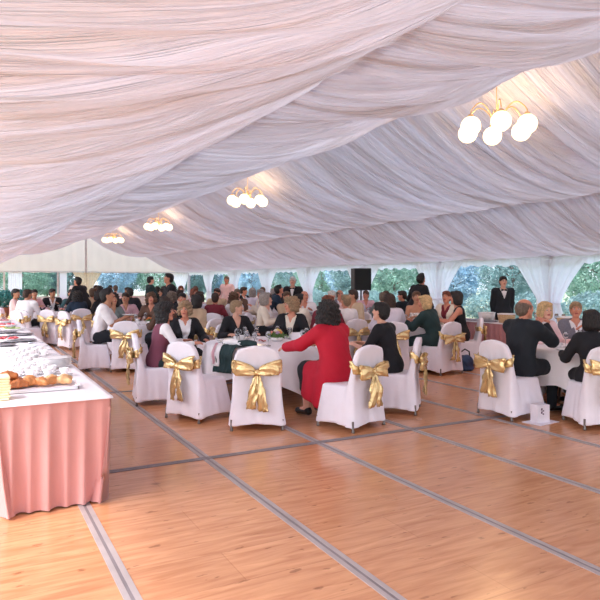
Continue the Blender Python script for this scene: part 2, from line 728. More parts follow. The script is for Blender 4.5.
def valance(name, x, sgn):
    vs, fs = [], []
    ys = np.arange(0 if sgn > 0 else Y0, Y1, 0.045)
    for y in ys:
        dx = 0.03 * math.sin(y * 21) + 0.02 * math.sin(y * 37 + 1)
        zb = ZE - 0.26 + 0.035 * math.cos(y * 2 * math.pi / 0.625) + 0.02 * math.sin(y * 1.256)
        for t in (0, 0.5, 1):
            vs.append((x - sgn * (0.06 + dx * t * 0.8 + 0.02 * t), y, ZE - 0.0 + (zb - ZE) * t))
    for i in range(len(ys) - 1):
        for t in (0, 1):
            a = 3 * i + t
            fs.append((a, a + 1, a + 4, a + 3))
    return tag(pyd(name, vs, fs, M_CURTAIN), kind='structure')


valance('trim_1', XR, 1)

lw = tag(bpy.data.objects.new('wall_left', None), kind='structure')
col.objects.link(lw)
for y in BAYS:
    bm = bmesh.new()
    box(bm, XL - 0.07, XL + 0.05, y - 0.06, y + 0.06, 0, ZE + 0.05, 0.006)
    bmo('post', bm, M_POST, lw)


# ---------------------------------------------------------------- curtains
def curtain(y, x=XR - 0.13, along='y', half=(1.3, 1.3), m=M_CURTAIN, seed=0, label=''):
    n, k = 96, 30
    vs, fs = [], []
    r = random.Random(seed)
    p = [r.uniform(0, 6) for _ in range(3)]
    for j in range(k + 1):
        t = j / k
        z = ZE - 0.10 + (0.06 - (ZE - 0.10)) * t
        tie = 0.60
        if t < tie:
            q = (1 - t / tie)
            w = 0.30 + 0.70 * (q ** 1.15)
            if t > 0.5:
                w = max(0.30, w)
        else:
            w = 0.30 + 0.08 * min(1, (t - tie) / 0.15)
        for i in range(n + 1):
            s = -1 + 2 * i / n
            hw = half[0] if s < 0 else half[1]
            wy = s * hw * w
            ph = s * 26 + p[0]
            amp = 0.035 * (0.5 + t)
            dx = amp * math.sin(ph) + 0.5 * amp * math.sin(ph * 1.7 + p[1]) - 0.06 * math.sin(math.pi * min(1, t / tie))
            if along == 'y':
                vs.append((x - abs(dx) * 0.0 + dx * 0.8 - 0.03, y + wy, z))
            else:
                vs.append((y + wy, x + dx * 0.8, z))
    for j in range(k):
        for i in range(n):
            a = j * (n + 1) + i
            fs.append((a, a + 1, a + n + 2, a + n + 1))
    root = thing('curtain', label, 'curtain', (0, 0, 0), 0, 'curtains gathered at the tent posts')
    pyd('drape', vs, fs, m, root)
    bm = bmesh.new()
    zt = ZE - 0.10 + (0.06 - (ZE - 0.10)) * 0.6
    c = (x - 0.03, y, zt) if along == 'y' else (y, x, zt)
    pts = []
    for q in range(17):
        a = q / 16 * 2 * math.pi
        rx, ry = (0.09, 0.40) if along == 'y' else (0.34, 0.09)
        pts.append((c[0] + rx * math.cos(a), c[1] + ry * math.sin(a), zt))
    tube(bm, pts, 0.022, 6, False)
    bmo('tie_band', bm, M_CURTAIN, root, True)
    return root


ordn = ['first', 'second', 'third', 'fourth', 'fifth', 'sixth', 'seventh', 'eighth', 'ninth', 'tenth']
where = ['', ' past serving table', ' by the waitress',
         ' by the loudspeaker', ' by a waiter', '', '',
         '', '', '']
kk = 0
for y in BAYS:
    if y > 6 and y < 47:
        curtain(y, half=(1.35, 1.35), seed=int(y * 7), label='white sheer curtain tied at the %s post of the long window wall%s' % (ordn[kk], where[kk + 0] if kk < 10 else ''))
        kk += 1
curtain(7.75, x=Y1 - 0.25, along='x', half=(1.0, 1.05), m=mat('cream_drape', (244, 232, 206), 0.85, trans=0.4), seed=3,
        label='cream curtain at the ridge post of the far end wall')
curtain(15.0, x=Y1 - 0.25, along='x', half=(1.0, 0.6), seed=5, label='white curtain in the far corner where the end wall meets the long wall')


# ---------------------------------------------------------------- trees and shrubs outside
def foliage_mesh(name, n, rad, leaf, seed, shell=0.75):
    r = np.random.RandomState(seed)
    d = r.normal(size=(n, 3))
    d /= np.linalg.norm(d, axis=1)[:, None]
    rr = (shell + (1 - shell) * r.rand(n)) * (1 + 0.22 * wob((d[:, 0] * 5, d[:, 1] * 5, d[:, 2] * 5), seed))
    c = d * rr[:, None] * np.array(rad)
    u = r.normal(size=(n, 3))
    u /= np.linalg.norm(u, axis=1)[:, None]
    v = np.cross(u, r.normal(size=(n, 3)))
    v /= np.linalg.norm(v, axis=1)[:, None]
    s = leaf * (0.6 + 0.8 * r.rand(n))[:, None]
    V = np.stack([c - u * s, c + v * s * 0.5, c + u * s, c - v * s * 0.5], 1).reshape(-1, 3)
    F = np.arange(4 * n).reshape(-1, 4)
    return mesh_np(name, V, F)


def make_tree(seed, h, rad, m, name='tree', label='', cat='tree', n=15000, leaf=0.10, low=0.5, bark=M_BARK):
    root = thing(name, label, cat)
    me = foliage_mesh('foliage', n, (rad, rad, h * 0.5), leaf, seed)
    f = link_mesh('foliage', me, m, root, False)
    f.location = (0, 0, h * 0.5 + low)
    bm = bmesh.new()
    r = random.Random(seed)
    top = Vector((r.uniform(-.3, .3), r.uniform(-.3, .3), h * 0.8 + low))
    tube(bm, [(0, 0, -0.2), (0.05, 0.02, h * 0.3), top], [0.13, 0.10, 0.03], 8)
    for q in range(5):
        a = r.uniform(0, 6.28)
        z = h * r.uniform(0.3, 0.6)
        tube(bm, [(0.03, 0, z), (math.cos(a) * rad * 0.35, math.sin(a) * rad * 0.35, z + 0.5), (math.cos(a) * rad * 0.7, math.sin(a) * rad * 0.7, z + 0.9)], [0.06, 0.04, 0.015], 6)
    bmo('trunk', bm, bark, root, True)
    return root


protos = [make_tree(11, 6.5, 2.4, M_TREE[0]), make_tree(12, 5.5, 2.7, M_TREE[1], n=14000), make_tree(13, 6.0, 2.2, M_TREE[2], n=14000)]
kindw = ['blue-green leafy tree', 'soft green leafy tree', 'pale teal leafy tree']
rt = random.Random(5)
spots_t = []
for i in range(17):
    spots_t.append((XR + 6.0 + rt.uniform(0, 2.5), -2 + i * 3.9 + rt.uniform(-.6, .6), 0))
for i in range(12):
    spots_t.append((XR + 13 + rt.uniform(0, 3), -4 + i * 6.4, 1))
for i in range(7):
    spots_t.append((-4 + i * 4.0, Y1 + 9 + rt.uniform(0, 3), 2))
for i in range(5):
    spots_t.append((-8 + i * 7.4, Y1 + 17, 3))
rown = ['front row of trees outside the long window wall', 'back row of trees outside the long window wall', 'row of trees beyond the far end wall', 'rear trees beyond the far end wall']
for i, (x, y, rw) in enumerate(spots_t):
    p = (i * 2 + rw) % 3
    src = protos[p]
    o = src if not src.get('used') else copy_tree(src)
    src['used'] = 1
    if 'used' in o and o is not src:
        del o['used']
    o.location = (x, y, -0.14)
    o.rotation_euler.z = rt.uniform(0, 6.28)
    s = rt.uniform(0.66, 0.82) if rw == 0 else rt.uniform(0.8, 0.95)
    o.scale = (s, s, s)
    o['label'] = kindw[p] + ' in the ' + rown[rw]
    o['group'] = rown[rw] + ', ' + kindw[p] + 's'
for p in protos:
    if 'used' in p:
        del p['used']


def shrub(x, y, s, label, m, seed, grp=None):
    root = thing('shrub', label, 'shrub', (x, y, -0.14), 0, grp)
    me = foliage_mesh('foliage', 3600, (s, s, s * 0.62), 0.055, seed)
    f = link_mesh('foliage', me, m, root, False)
    f.location = (0, 0, s * 0.62)
    bm = bmesh.new()
    for a in range(5):
        tube(bm, [(0, 0, 0), (math.cos(a * 1.26) * s * 0.4, math.sin(a * 1.26) * s * 0.4, s * 0.7)], 0.015, 5)
    bmo('stem', bm, M_BARK, root)


shp = None
for i in range(13):
    y = 5.5 + i * 2.75
    if shp is None:
        shrub(XR + 3.4, y, 1.05, 'rounded blue-green shrub on the lawn outside the long window wall', M_TREE[0], 31, 'shrubs on the lawn outside the long window wall')
        shp = [o for o in col.objects if o.name == 'shrub'][0]
    else:
        o = copy_tree(shp)
        o.location = (XR + 3.0 + rt.uniform(0, 1.4), y, -0.14)
        o.rotation_euler.z = rt.uniform(0, 6)
        s = rt.uniform(0.7, 1.15)
        o.scale = (s, s, s)
# slender pale trunks seen through the near window
for (y, nm) in ((13.9, 'slender pale-barked young tree just outside the window behind the bow-tied waiter'),):
    t = thing('young_tree', nm, 'tree', (XR + 1.6, y + 0.9, -0.14))
    bm = bmesh.new()
    tube(bm, [(0, 0, 0), (0.05, 0.05, 1.4), (-0.03, 0.1, 3.0), (0, 0.1, 4.0)], [0.07, 0.06, 0.045, 0.02], 8)
    bmo('trunk', bm, mat('pale_bark', (205, 198, 196), 0.8, var=0.15), t, True)
    f = link_mesh('foliage', foliage_mesh('foliage', 900, (0.9, 0.9, 0.8), 0.1, 44), M_TREE[1], t, False)
    f.location = (0, 0, 3.9)
# teal hedge inside the far left corner
for i, (x, y) in enumerate(((0.6, 31.5), (1.45, 32.0), (2.2, 32.4))):
    root = thing('potted_shrub', 'teal leafy potted shrub by the far left end of the tent, %s of three' % ['leftmost', 'middle one', 'rightmost'][i], 'shrub', (x, y, 0), 0, 'potted shrubs at the far left')
    f = link_mesh('foliage', foliage_mesh('foliage', 900, (0.5, 0.5, 0.42), 0.07, 60 + i, 0.6), mat('leaf_teal', (70, 150, 150), 0.6, var=0.3), root, False)
    f.location = (0, 0, 0.82)
    bm = bmesh.new()
    lathe(bm, [(0, 0), (0.2, 0), (0.26, 0.38), (0.29, 0.40), (0.24, 0.42), (0.22, 0.36), (0, 0.36)], 16)
    bmo('pot', bm, mat('terracotta', (170, 120, 100), 0.8), root, True)


# ================================================================ chairs with white covers and gold bows
def chair_cover_mesh():
    F = Field((-.40, -.46, -0.01), (.40, .42, .96), 0.013)
    s = tuple(slice(0, n) for n in F.n)
    X, Y, Z = F.grid(s)
    # seat block with a skirt flaring to the floor
    t = np.clip(1 - Z / 0.47, 0, 1)
    hx = 0.235 + 0.085 * t
    yb = -0.20 - 0.085 * t
    yf = 0.225 + 0.055 * t
    cy, hy = (yb + yf) / 2, (yf - yb) / 2
    qx, qy = np.abs(X) - hx + 0.05, np.abs(Y - cy) - hy + 0.05
    d2 = np.sqrt(np.maximum(qx, 0) ** 2 + np.maximum(qy, 0) ** 2) + np.minimum(np.maximum(qx, qy), 0) - 0.05
    dz = Z - 0.475
    r = 0.03
    dd = np.sqrt(np.maximum(d2 + r, 0) ** 2 + np.maximum(dz + r, 0) ** 2) + np.minimum(np.maximum(d2 + r, dz + r), 0) - r
    F.f[...] = dd
    # back: leaning slab, arched top, cloth falling wide behind
    tb = np.clip(Z / 0.90, 0, 1)
    yc = -0.205 - 0.075 * np.clip((Z - 0.45) / 0.45, 0, 1.1)
    zt = np.clip((Z - 0.66) / 0.25, 0, 1)
    hw = 0.252 * np.sqrt(np.clip(1 - 0.55 * zt ** 2.6, 0.02, 1)) + 0.03 * np.clip(1 - tb, 0, 1)
    th = 0.036 + 0.055 * np.clip((0.62 - Z) / 0.6, 0, 1)
    qx, qy = np.abs(X) - hw + 0.03, np.abs(Y - yc) - th + 0.03
    d3 = np.sqrt(np.maximum(qx, 0) ** 2 + np.maximum(qy, 0) ** 2) + np.minimum(np.maximum(qx, qy), 0) - 0.03
    arch = Z - (0.915 - 1.15 * X * X)
    d3 = np.maximum(d3, arch * 0.9)
    F.add(d3.astype(np.float32), s, 0.035)
    # hem lifts between the legs
    ax = np.abs(X) / 0.31
    ay = np.abs(Y - cy) / 0.28
    hem = 0.035 + 0.035 * (1 - np.clip(np.minimum(ax, 1) * np.minimum(ay, 1), 0, 1) ** 2)
    F.f = np.maximum(F.f, (hem - Z)).astype(np.float32)
    V, Q = F.skin()
    V = relax(V, Q, 2)
    # soft vertical folds in the skirt
    a = np.arctan2(V[:, 1], V[:, 0])
    k = np.clip((0.45 - V[:, 2]) / 0.4, 0, 1)
    n = np.sin(a * 9 + 1.3) * 0.006 + np.sin(a * 17 + V[:, 2] * 3) * 0.004
    rad = np.sqrt(V[:, 0] ** 2 + V[:, 1] ** 2) + 1e-6
    V[:, 0] += V[:, 0] / rad * n * k
    V[:, 1] += V[:, 1] / rad * n * k
    # drag folds toward the sash
    g = np.exp(-((V[:, 2] - 0.66) / 0.12) ** 2) * (V[:, 1] < -0.15)
    V[:, 1] += g * 0.004 * np.sin(V[:, 0] * 60)
    return mesh_np('chair_cover', V, Q)


COVER = chair_cover_mesh()
COVER.materials.append(M_COVER)


def ribbon(bm, pts, wid, nrm, crink=0.006, seed=0, seg=6, thick=0.004):
    """crinkled satin strip along pts; wid = half widths; nrm = side directions"""
    r = random.Random(seed)
    ph = [r.uniform(0, 6) for _ in range(4)]
    rows = []
    for i, p in enumerate(pts):
        p = Vector(p)
        w = wid[i]
        sd = Vector(nrm[i]).normalized()
        t = (Vector(pts[min(i + 1, len(pts) - 1)]) - Vector(pts[max(0, i - 1)])).normalized()
        n = sd.cross(t).normalized()
        row = []
        for k in range(seg + 1):
            s = -1 + 2 * k / seg
            c = crink * (math.sin(s * 5 + i * 0.9 + ph[0]) + 0.7 * math.sin(s * 9 - i * 1.3 + ph[1]))
            row.append(p + sd * (s * w) + n * c)
        rows.append((row, n))
    fr = [[bm.verts.new(q) for q in row] for row, n in rows]
    bk = [[bm.verts.new(q - n * thick) for q in row] for row, n in rows]
    for i in range(len(rows) - 1):
        for k in range(seg):
            bm.faces.new((fr[i][k], fr[i][k + 1], fr[i + 1][k + 1], fr[i + 1][k]))
            bm.faces.new((bk[i][k + 1], bk[i][k], bk[i + 1][k], bk[i + 1][k + 1]))
    for i in range(len(rows) - 1):
        bm.faces.new((fr[i][0], fr[i + 1][0], bk[i + 1][0], bk[i][0]))
        bm.faces.new((fr[i][seg], bk[i][seg], bk[i + 1][seg], fr[i + 1][seg]))
    for i in (0, len(rows) - 1):
        for k in range(seg):
            bm.faces.new((fr[i][k], bk[i][k], bk[i][k + 1], fr[i][k + 1]))


def make_chair(seed, label, droop=0.0, big=1.0):
    """covered banquet chair, front toward +Y; sash, bow and tails behind the back"""
    t = thing('banquet_chair', label, 'chair')
    o = bpy.data.objects.new('chair_cover', COVER)
    col.objects.link(o)
    o.parent = t
    r = random.Random(seed)
    for sx in (-1, 1):
        for y in (-0.265, 0.235):
            bm = bmesh.new()
            lathe(bm, [(0, 0), (0.017, 0), (0.019, 0.012), (0.013, 0.03), (0.012, 0.12), (0, 0.12)], 10, (sx * 0.275, y, 0))
            bmo('leg', bm, M_LEG, t, True)
    # sash band round the back at 0.66 m
    bm = bmesh.new()
    pts, nm, wd = [], [], []
    z0 = 0.665
    for k in range(33):
        a = 2 * math.pi * k / 32
        ca, sa = math.cos(a), math.sin(a)
        x = 0.268 * math.copysign(abs(ca) ** 0.45, ca)
        y = -0.245 + 0.057 * math.copysign(abs(sa) ** 0.6, sa)
        pts.append((x, y, z0 + (0.035 if sa > 0 else -0.01) + 0.02 * abs(ca) - 0.035 * (1 - abs(ca)) * (sa < 0)))
        nm.append((0, -0.1 if sa < 0 else 0.1, 1))
        wd.append(0.040 if sa > 0 else 0.022 + 0.030 * abs(ca))
    ribbon(bm, pts, wd, nm, 0.004, seed)
    s = bmo('sash', bm, M_GOLD, t, True)
    yk = -0.325
    for sd in (-1, 1):
        L = (0.225 + 0.03 * r.random()) * big
        pts, nm, wd = [], [], []
        n = 14
        for k in range(n + 1):
            u = k / n
            a = u * 2 * math.pi
            x = sd * (L / 2 - L / 2 * math.cos(a)) + sd * 0.012
            y = yk - 0.032 * math.sin(a) - 0.015
            z = z0 - 0.03 + 0.055 * math.sin(a / 2) * (1 - droop) - droop * 0.07 * math.sin(a / 2)
            pts.append((x, y, z))
            nm.append((0.12 * sd, 0, 1))
            wd.append(0.014 + 0.072 * big * abs(math.sin(a / 2)) ** 0.8)
        ribbon(bm2 := bmesh.new(), pts, wd, nm, 0.010, seed + sd)
        bmo('bow_loop', bm2, M_GOLD, s, True)
    bm = bmesh.new()
    bmesh.ops.create_uvsphere(bm, u_segments=12, v_segments=8, radius=1)
    for v in bm.verts:
        v.co = Vector((v.co.x * 0.03, yk - 0.018 + v.co.y * 0.024, z0 - 0.03 + v.co.z * 0.034 * (1 + 0.15 * math.sin(v.co.x * 9))))
    bmo('knot', bm, M_GOLD, s, True)
    for sd in (-1, 1):
        L = 0.32 + 0.08 * r.random() + (0.03 if sd > 0 else 0)
        pts, nm, wd = [], [], []
        n = 12
        for k in range(n + 1):
            u = k / n
            pts.append((sd * (0.008 + (0.05 + 0.02 * r.random()) * u ** 0.8), yk - 0.012 - 0.02 * math.sin(u * 3) - 0.012 * u, z0 - 0.045 - L * u))
            nm.append((1, 0.35 * math.sin(u * 4 + seed), 0))
            wd.append(0.016 + 0.036 * min(1, u * 2.2))
        ribbon(bm3 := bmesh.new(), pts, wd, nm, 0.011, seed * 3 + sd)
        bmo('sash_tail', bm3, M_GOLD, s, True)
    return t


T1 = spot(272, 8.75)
T2 = spot(150, 12.7)
T3 = spot(598, 7.9)
T4 = spot(411, 11.9)
T5 = spot(318, 12.9)
T6 = spot(62, 17.2)
T7 = spot(222, 15.6)
T8 = spot(126, 18.6)
T9 = spot(362, 15.9)
T10 = spot(268, 19.2)
T11 = spot(172, 22.5)
T12 = spot(100, 25.0)

near_seed = [0]
G_CH = 'white covered chairs with gold bows'


def place_chair(p, rz, label, proto=None, droop=0.0, big=1.0):
    if proto is None:
        near_seed[0] += 7
        o = make_chair(near_seed[0], label, droop, big)
    else:
        o = copy_tree(proto)
        o['label'] = label
    o['group'] = G_CH
    o.location = (p.x, p.y, 0)
    o.rotation_euler.z = rz
    return o


def look(deg):
    """heading: 0 = away from the standing point, 90 = to its left"""
    return -YAW + R(deg)


# the big front chairs; bearing, distance, heading
CH = {}
CH['bow'] = place_chair(spot(257, 6.92), look(4), 'empty white covered chair with a wide gold bow, its back square to the front table')
CH['jacketside'] = place_chair(spot(199, 7.35), look(-37), 'empty white covered chair with long gold tails left of the dark green jacket')
CH['vest'] = place_chair(spot(156, 8.3), look(-72), 'white covered chair under the person in plum vest and white shirt', droop=0.5)
CH['red'] = place_chair(spot(350, 6.92), look(46), 'white covered chair under the woman in the long red coat', droop=0.4)
CH['black'] = place_chair(spot(396, 7.75), look(74), 'white covered chair under the short-haired woman in black beside the red coat', droop=0.6)
CH['man'] = place_chair(spot(511, 7.45), look(-64), 'white covered chair under the balding man in the dark suit', droop=0.4)
CH['dark'] = place_chair(spot(597, 6.95), look(2), 'white covered chair under the dark-haired woman in black seen from behind')
CH['coat'] = place_chair(spot(440, 10.9), look(35), 'white covered chair under the blonde woman in the dark green coat', droop=0.5)
CH['blackdress'] = place_chair(spot(466, 11.9), look(80), 'white covered chair under the woman in the sleeveless black dress')
CH['dishes'] = place_chair(spot(131, 11.2), look(-3), 'empty white covered chair standing right of the man in the white tee')
CH['tee'] = place_chair(spot(95, 11.3), look(-72), 'white covered chair under the man in the white tee', droop=0.3)
base_ch = CH['bow']
CH['shawl'] = place_chair(spot(391, 11.0), look(4), 'white covered chair under the brown-haired woman in the pale shawl', base_ch)
CH['empty_l'] = place_chair(spot(74, 14.9), look(-40), 'empty white covered chair by the buffet, just left of the man in the white tee', CH['tee'])
CH['l3'] = place_chair(spot(55, 15.7), look(-20), 'white covered chair under the person in dark blue by the far left table', base_ch)
CH['l5'] = place_chair(spot(27, 15.0), look(-35), 'white covered chair at the far end of the buffet with long drooping bow', CH['tee'])
CH['l6'] = place_chair(spot(38, 16.2), look(-55), 'white covered chair with a grey jacket hung over its back', CH['tee'])


# ---------------------------------------------------------------- round tables and their cloths
def cloth_mesh(rad, seed, nth=220, over=(0.40, 0.66), zt=0.752):
    r = random.Random(seed)
    ph = [r.uniform(0, 6.28) for _ in range(5)]
    vs = [(0, 0, zt)]
    rings = []
    rr = [rad * q / 6 for q in range(1, 7)]
    for q in rr:
        rings.append([(q * math.cos(2 * math.pi * k / nth), q * math.sin(2 * math.pi * k / nth), zt) for k in range(nth)])
    nd = 14
    for j in range(1, nd + 1):
        t = j / nd
        ring = []
        for k in range(nth):
            a = 2 * math.pi * k / nth
            am = ((a + ph[4]) % (math.pi / 2)) - math.pi / 4
            L = over[0] + (over[1] - over[0]) * (1 - abs(am) / (math.pi / 4)) ** 1.6
            fold = math.sin(a * 14 + ph[0] + 0.5 * math.sin(a * 3 + ph[1])) * 0.5 + math.sin(a * 23 + ph[2]) * 0.25
            corner = (1 - abs(am) / (math.pi / 4)) ** 2
            out = 0.012 + 0.045 * t * (0.6 + fold * (0.9 + corner)) - 0.02 * t
            q = rad + min(0.02, 0.1 * t) + out * min(1, t * 3)
            ring.append((q * math.cos(a), q * math.sin(a), zt - 0.004 - (L - 0.005) * t))
        rings.append(ring)
    for ring in rings:
        vs += ring
    fs = []
    for k in range(nth):
        fs.append((0, 1 + k, 1 + (k + 1) % nth))
    for j in range(len(rings) - 1):
        b = 1 + j * nth
        for k in range(nth):
            k2 = (k + 1) % nth
            fs.append((b + k, b + nth + k, b + nth + k2, b + k2))
    return vs, fs


def round_table(p, rad, seed, lab, clab, grp, over=(0.40, 0.66)):
    t = thing('round_table', lab, 'table', (p.x, p.y, 0), R(seed * 31), 'round banquet tables')
    bm = bmesh.new()
    lathe(bm, [(0, 0.72), (rad - 0.02, 0.72), (rad, 0.73), (rad, 0.742), (rad - 0.01, 0.748), (0, 0.748)], 48)
    bmo('tabletop', bm, mat('plywood_top', (160, 130, 100), 0.6), t)
    for k in range(4):
        a = math.pi / 4 + k * math.pi / 2
        x, y = 0.55 * rad * math.cos(a), 0.55 * rad * math.sin(a)
        bm = bmesh.new()
        tube(bm, [(x * 0.9, y * 0.9, 0.72), (x, y, 0.3), (x * 1.05, y * 1.05, 0.0)], 0.016, 8)
        bmo('leg', bm, M_LEG, t, True)
    vs, fs = cloth_mesh(rad, seed, over=over)
    c = pyd('tablecloth', vs, fs, M_CLOTH)
    c.location = (p.x, p.y, 0)
    tag(c, clab, 'tablecloth', 'white round tablecloths')
    return t


TAB = [
    (T1, 0.93, 3, 'of the front table beside the red-coated woman'),
    (T3, 0.85, 5, 'of the right-hand table of the balding man'),
    (T4, 0.80, 8, 'of the table of the floral dress'),
    (T2, 0.85, 9, 'of the table right of the white tee'),
    (T5, 0.85, 12, 'of the table behind the curly blonde woman'),
    (T7, 0.85, 14, 'of the table behind the laughing grey-blonde woman'),
    (T6, 0.85, 16, 'of the far left table by the buffet end'),
    (T8, 0.85, 18, 'of the table below the leaning waiter'),
    (T9, 0.85, 21, 'of the table before the black loudspeaker'),
    (T10, 0.85, 22, 'of the table at the middle windows'),
    (T11, 0.85, 25, 'of the second table from the end wall'),
    (T12, 0.85, 27, 'of the table nearest the end wall'),
]
for p, rd, sd, w in TAB:
    round_table(p, rd, sd, 'round folding table under the cloth ' + w, 'white cloth ' + w, '', over=(0.36, 0.62) if sd == 3 else (0.40, 0.66))


# ---------------------------------------------------------------- buffet along the left
BX0, BX1, BY0, BY1, BZ = 0.165, 0.905, 4.56, 15.0, 0.78


def skirt(name, loop, z0, z1, m, parent, pitch=0.115, amp=0.052, flare=0.035, seed=0):
    """pleated cloth hanging from a table edge; loop = list of corners (x, y)"""
    r = random.Random(seed)
    P = []
    for (xa, ya), (xb, yb) in zip(loop, loop[1:]):
        L = math.hypot(xb - xa, yb - ya)
        n = max(2, int(L / 0.018))
        for i in range(n):
            P.append((xa + (xb - xa) * i / n, ya + (yb - ya) * i / n, (yb - ya) / L, -(xb - xa) / L))
    P.append((loop[-1][0], loop[-1][1], P[-1][2], P[-1][3]))
    vs, fs = [], []
    nz = 16
    s = 0
    ph = 0
    last = None
    arc = []
    for q in P:
        if last:
            s += math.hypot(q[0] - last[0], q[1] - last[1])
        last = q
        arc.append(s)
    for i, q in enumerate(P):
        u = arc[i] / pitch + 0.25 * math.sin(arc[i] * 2.1 + seed) + 0.12 * math.sin(arc[i] * 6.3)
        saw = (u % 1.0)
        for j in range(nz + 1):
            t = j / nz
            pl = (abs(math.sin(math.pi * saw)) ** 0.6) * amp * (0.25 + 1.1 * t)
            sw = 0.012 * math.sin(arc[i] * 5.1 + t * 2) * t + 0.012 * t * math.sin(u * 6.28 * 0.5 + 1)
            o = pl + sw + flare * t * t
            vs.append((q[0] + q[2] * o, q[1] + q[3] * o, z1 + (z0 - z1) * t))
    for i in range(len(P) - 1):
        for j in range(nz):
            a = i * (nz + 1) + j
            fs.append((a, a + 1, a + nz + 2, a + nz + 1))
    return pyd(name, vs, fs, m, parent)


buf = thing('buffet_table', 'long buffet table with salmon pink pleated skirt and white cloth, along the left side', 'table')
bm = bmesh.new()
box(bm, BX0 + 0.03, BX1 - 0.03, BY0 + 0.03, BY1 - 0.03, BZ - 0.04, BZ - 0.008)
bmo('tabletop', bm, mat('plywood_top', (160, 130, 100)), buf)
for y in (BY0 + 0.2, BY0 + 3.6, BY0 + 7, BY1 - 0.2):
    for x in (BX0 + 0.1, BX1 - 0.1):
        bm = bmesh.new()
        tube(bm, [(x, y, 0), (x, y, BZ - 0.04)], 0.016, 8)
        bmo('leg', bm, M_LEG, buf, True)
skirt('pleated_skirt', [(BX0, BY1), (BX0, BY0), (BX1, BY0), (BX1, BY1), (BX0, BY1)][::-1], 0.012, BZ - 0.008, M_PINK, buf, seed=2)
# linen laid on the top with a small turned edge
vs, fs = [], []
xs = [BX0 - 0.012] + np.linspace(BX0 - 0.008, BX1 + 0.008, 22).tolist() + [BX1 + 0.012]
ys = [BY0 - 0.012] + np.linspace(BY0 - 0.008, BY1 + 0.008, 240).tolist() + [BY1 + 0.012]
for x in xs:
    for y in ys:
        e = x in (xs[0], xs[-1]) or y in (ys[0], ys[-1])
        z = BZ + 0.0015 * math.sin(x * 31 + y * 5) * math.sin(y * 7)
        vs.append((x, y, BZ - 0.014 if e else z))
for i in range(len(xs) - 1):
    for j in range(len(ys) - 1):
        a = i * len(ys) + j
        fs.append((a, a + len(ys), a + len(ys) + 1, a + 1))
tag(pyd('tablecloth', vs, fs, M_CLOTH), 'white cloth laid flat along the top of the pink buffet', 'tablecloth')

# ---------------------------------------------------------------- serving table on the right
SX0, SX1, SY0, SY1, SZ = 9.16, 9.95, 5.6, 11.2, 0.78
sv = thing('serving_table', 'long serving table with dusty pink skirt in front of the bow-tied waiter', 'table')
bm = bmesh.new()
box(bm, SX0 + 0.03, SX1 - 0.03, SY0 + 0.03, SY1 - 0.03, SZ - 0.04, SZ - 0.008)
bmo('tabletop', bm, mat('plywood_top', (160, 130, 100)), sv)
for y in (SY0 + 0.2, SY1 - 0.2):
    for x in (SX0 + 0.1, SX1 - 0.1):
        bm = bmesh.new()
        tube(bm, [(x, y, 0), (x, y, SZ - 0.04)], 0.016, 8)
        bmo('leg', bm, M_LEG, sv, True)
skirt('pleated_skirt', [(SX0, SY0), (SX0, SY1), (SX1, SY1), (SX1, SY0), (SX0, SY0)], 0.012, SZ - 0.008, M_PINK2, sv, pitch=0.12, seed=6)
bm = bmesh.new()
box(bm, SX0 - 0.012, SX1 + 0.012, SY0 - 0.012, SY1 + 0.012, SZ - 0.007, SZ + 0.003, 0.002)
tag(bmo('tablecloth', bm, M_CLOTH), 'white cloth laid flat on the serving table before the waiter', 'tablecloth')


# ================================================================ people
def head_proto(female):
    F = Field((-.10, -.13, -.19), (.10, .14, .14), 0.005)
    j = 0.92 if female else 1.0
    F.ell((0, -.012, .028), (.075, .094, .088), 0)
    F.ell((0, .022, -.035), (.058 * j, .064, .080), .03)
    F.ell((0, .060, -.094), (.026 * j, .022, .020), .02)
    for s in (-1, 1):
        F.cone((s * .050, .0, -.045), .018, (s * .018, .058, -.098), .014, .02)
        F.ell((s * .034, .058, -.022), (.020, .022, .020), .02)
        F.ell((s * .076, -.004, -.004), (.008, .020, .032), .006)
    F.ell((0, .078, .030), (.048, .012, .009), .012)
    F.cone((0, .086, .014), .007, (0, .108, -.020), .011, .008)
    for s in (-1, 1):
        F.ell((s * .011, .098, -.024), (.009, .010, .008), .004)
        F.ell((s * .030, .094, .010), (.017, .012, .0095), .006, cut=True)
        F.ell((s * .030, .076, .010), (.0125, .0125, .0125), .002)
    F.ell((0, .083, -.051), (.024, .010, .005), .005)
    F.ell((0, .083, -.061), (.021, .010, .006), .005)
    F.cone((0, -.018, -.07), .052 * j, (0, -.034, -.19), .054 * j, .02)
    V, Q = F.skin()
    V = relax(V, Q, 1, 0.4)
    c = V[Q].mean(1)
    mi = np.zeros(len(Q), int)
    ax = np.abs(c[:, 0])
    mi[(np.abs(c[:, 2] + .056) < .010) & (ax < .023) & (c[:, 1] > .082)] = 3
    mi[(np.abs(c[:, 2] - .033) < .0055) & (ax > .012) & (ax < .050) & (c[:, 1] > .066)] = 4
    de = np.sqrt((ax - .030) ** 2 + (c[:, 1] - .076) ** 2 + (c[:, 2] - .010) ** 2)
    mi[(de < .0145) & (c[:, 1] > .080)] = 1
    di = np.sqrt((ax - .030) ** 2 + (c[:, 2] - .010) ** 2)
    mi[(di < .0068) & (c[:, 1] > .083)] = 2
    return V, Q, mi


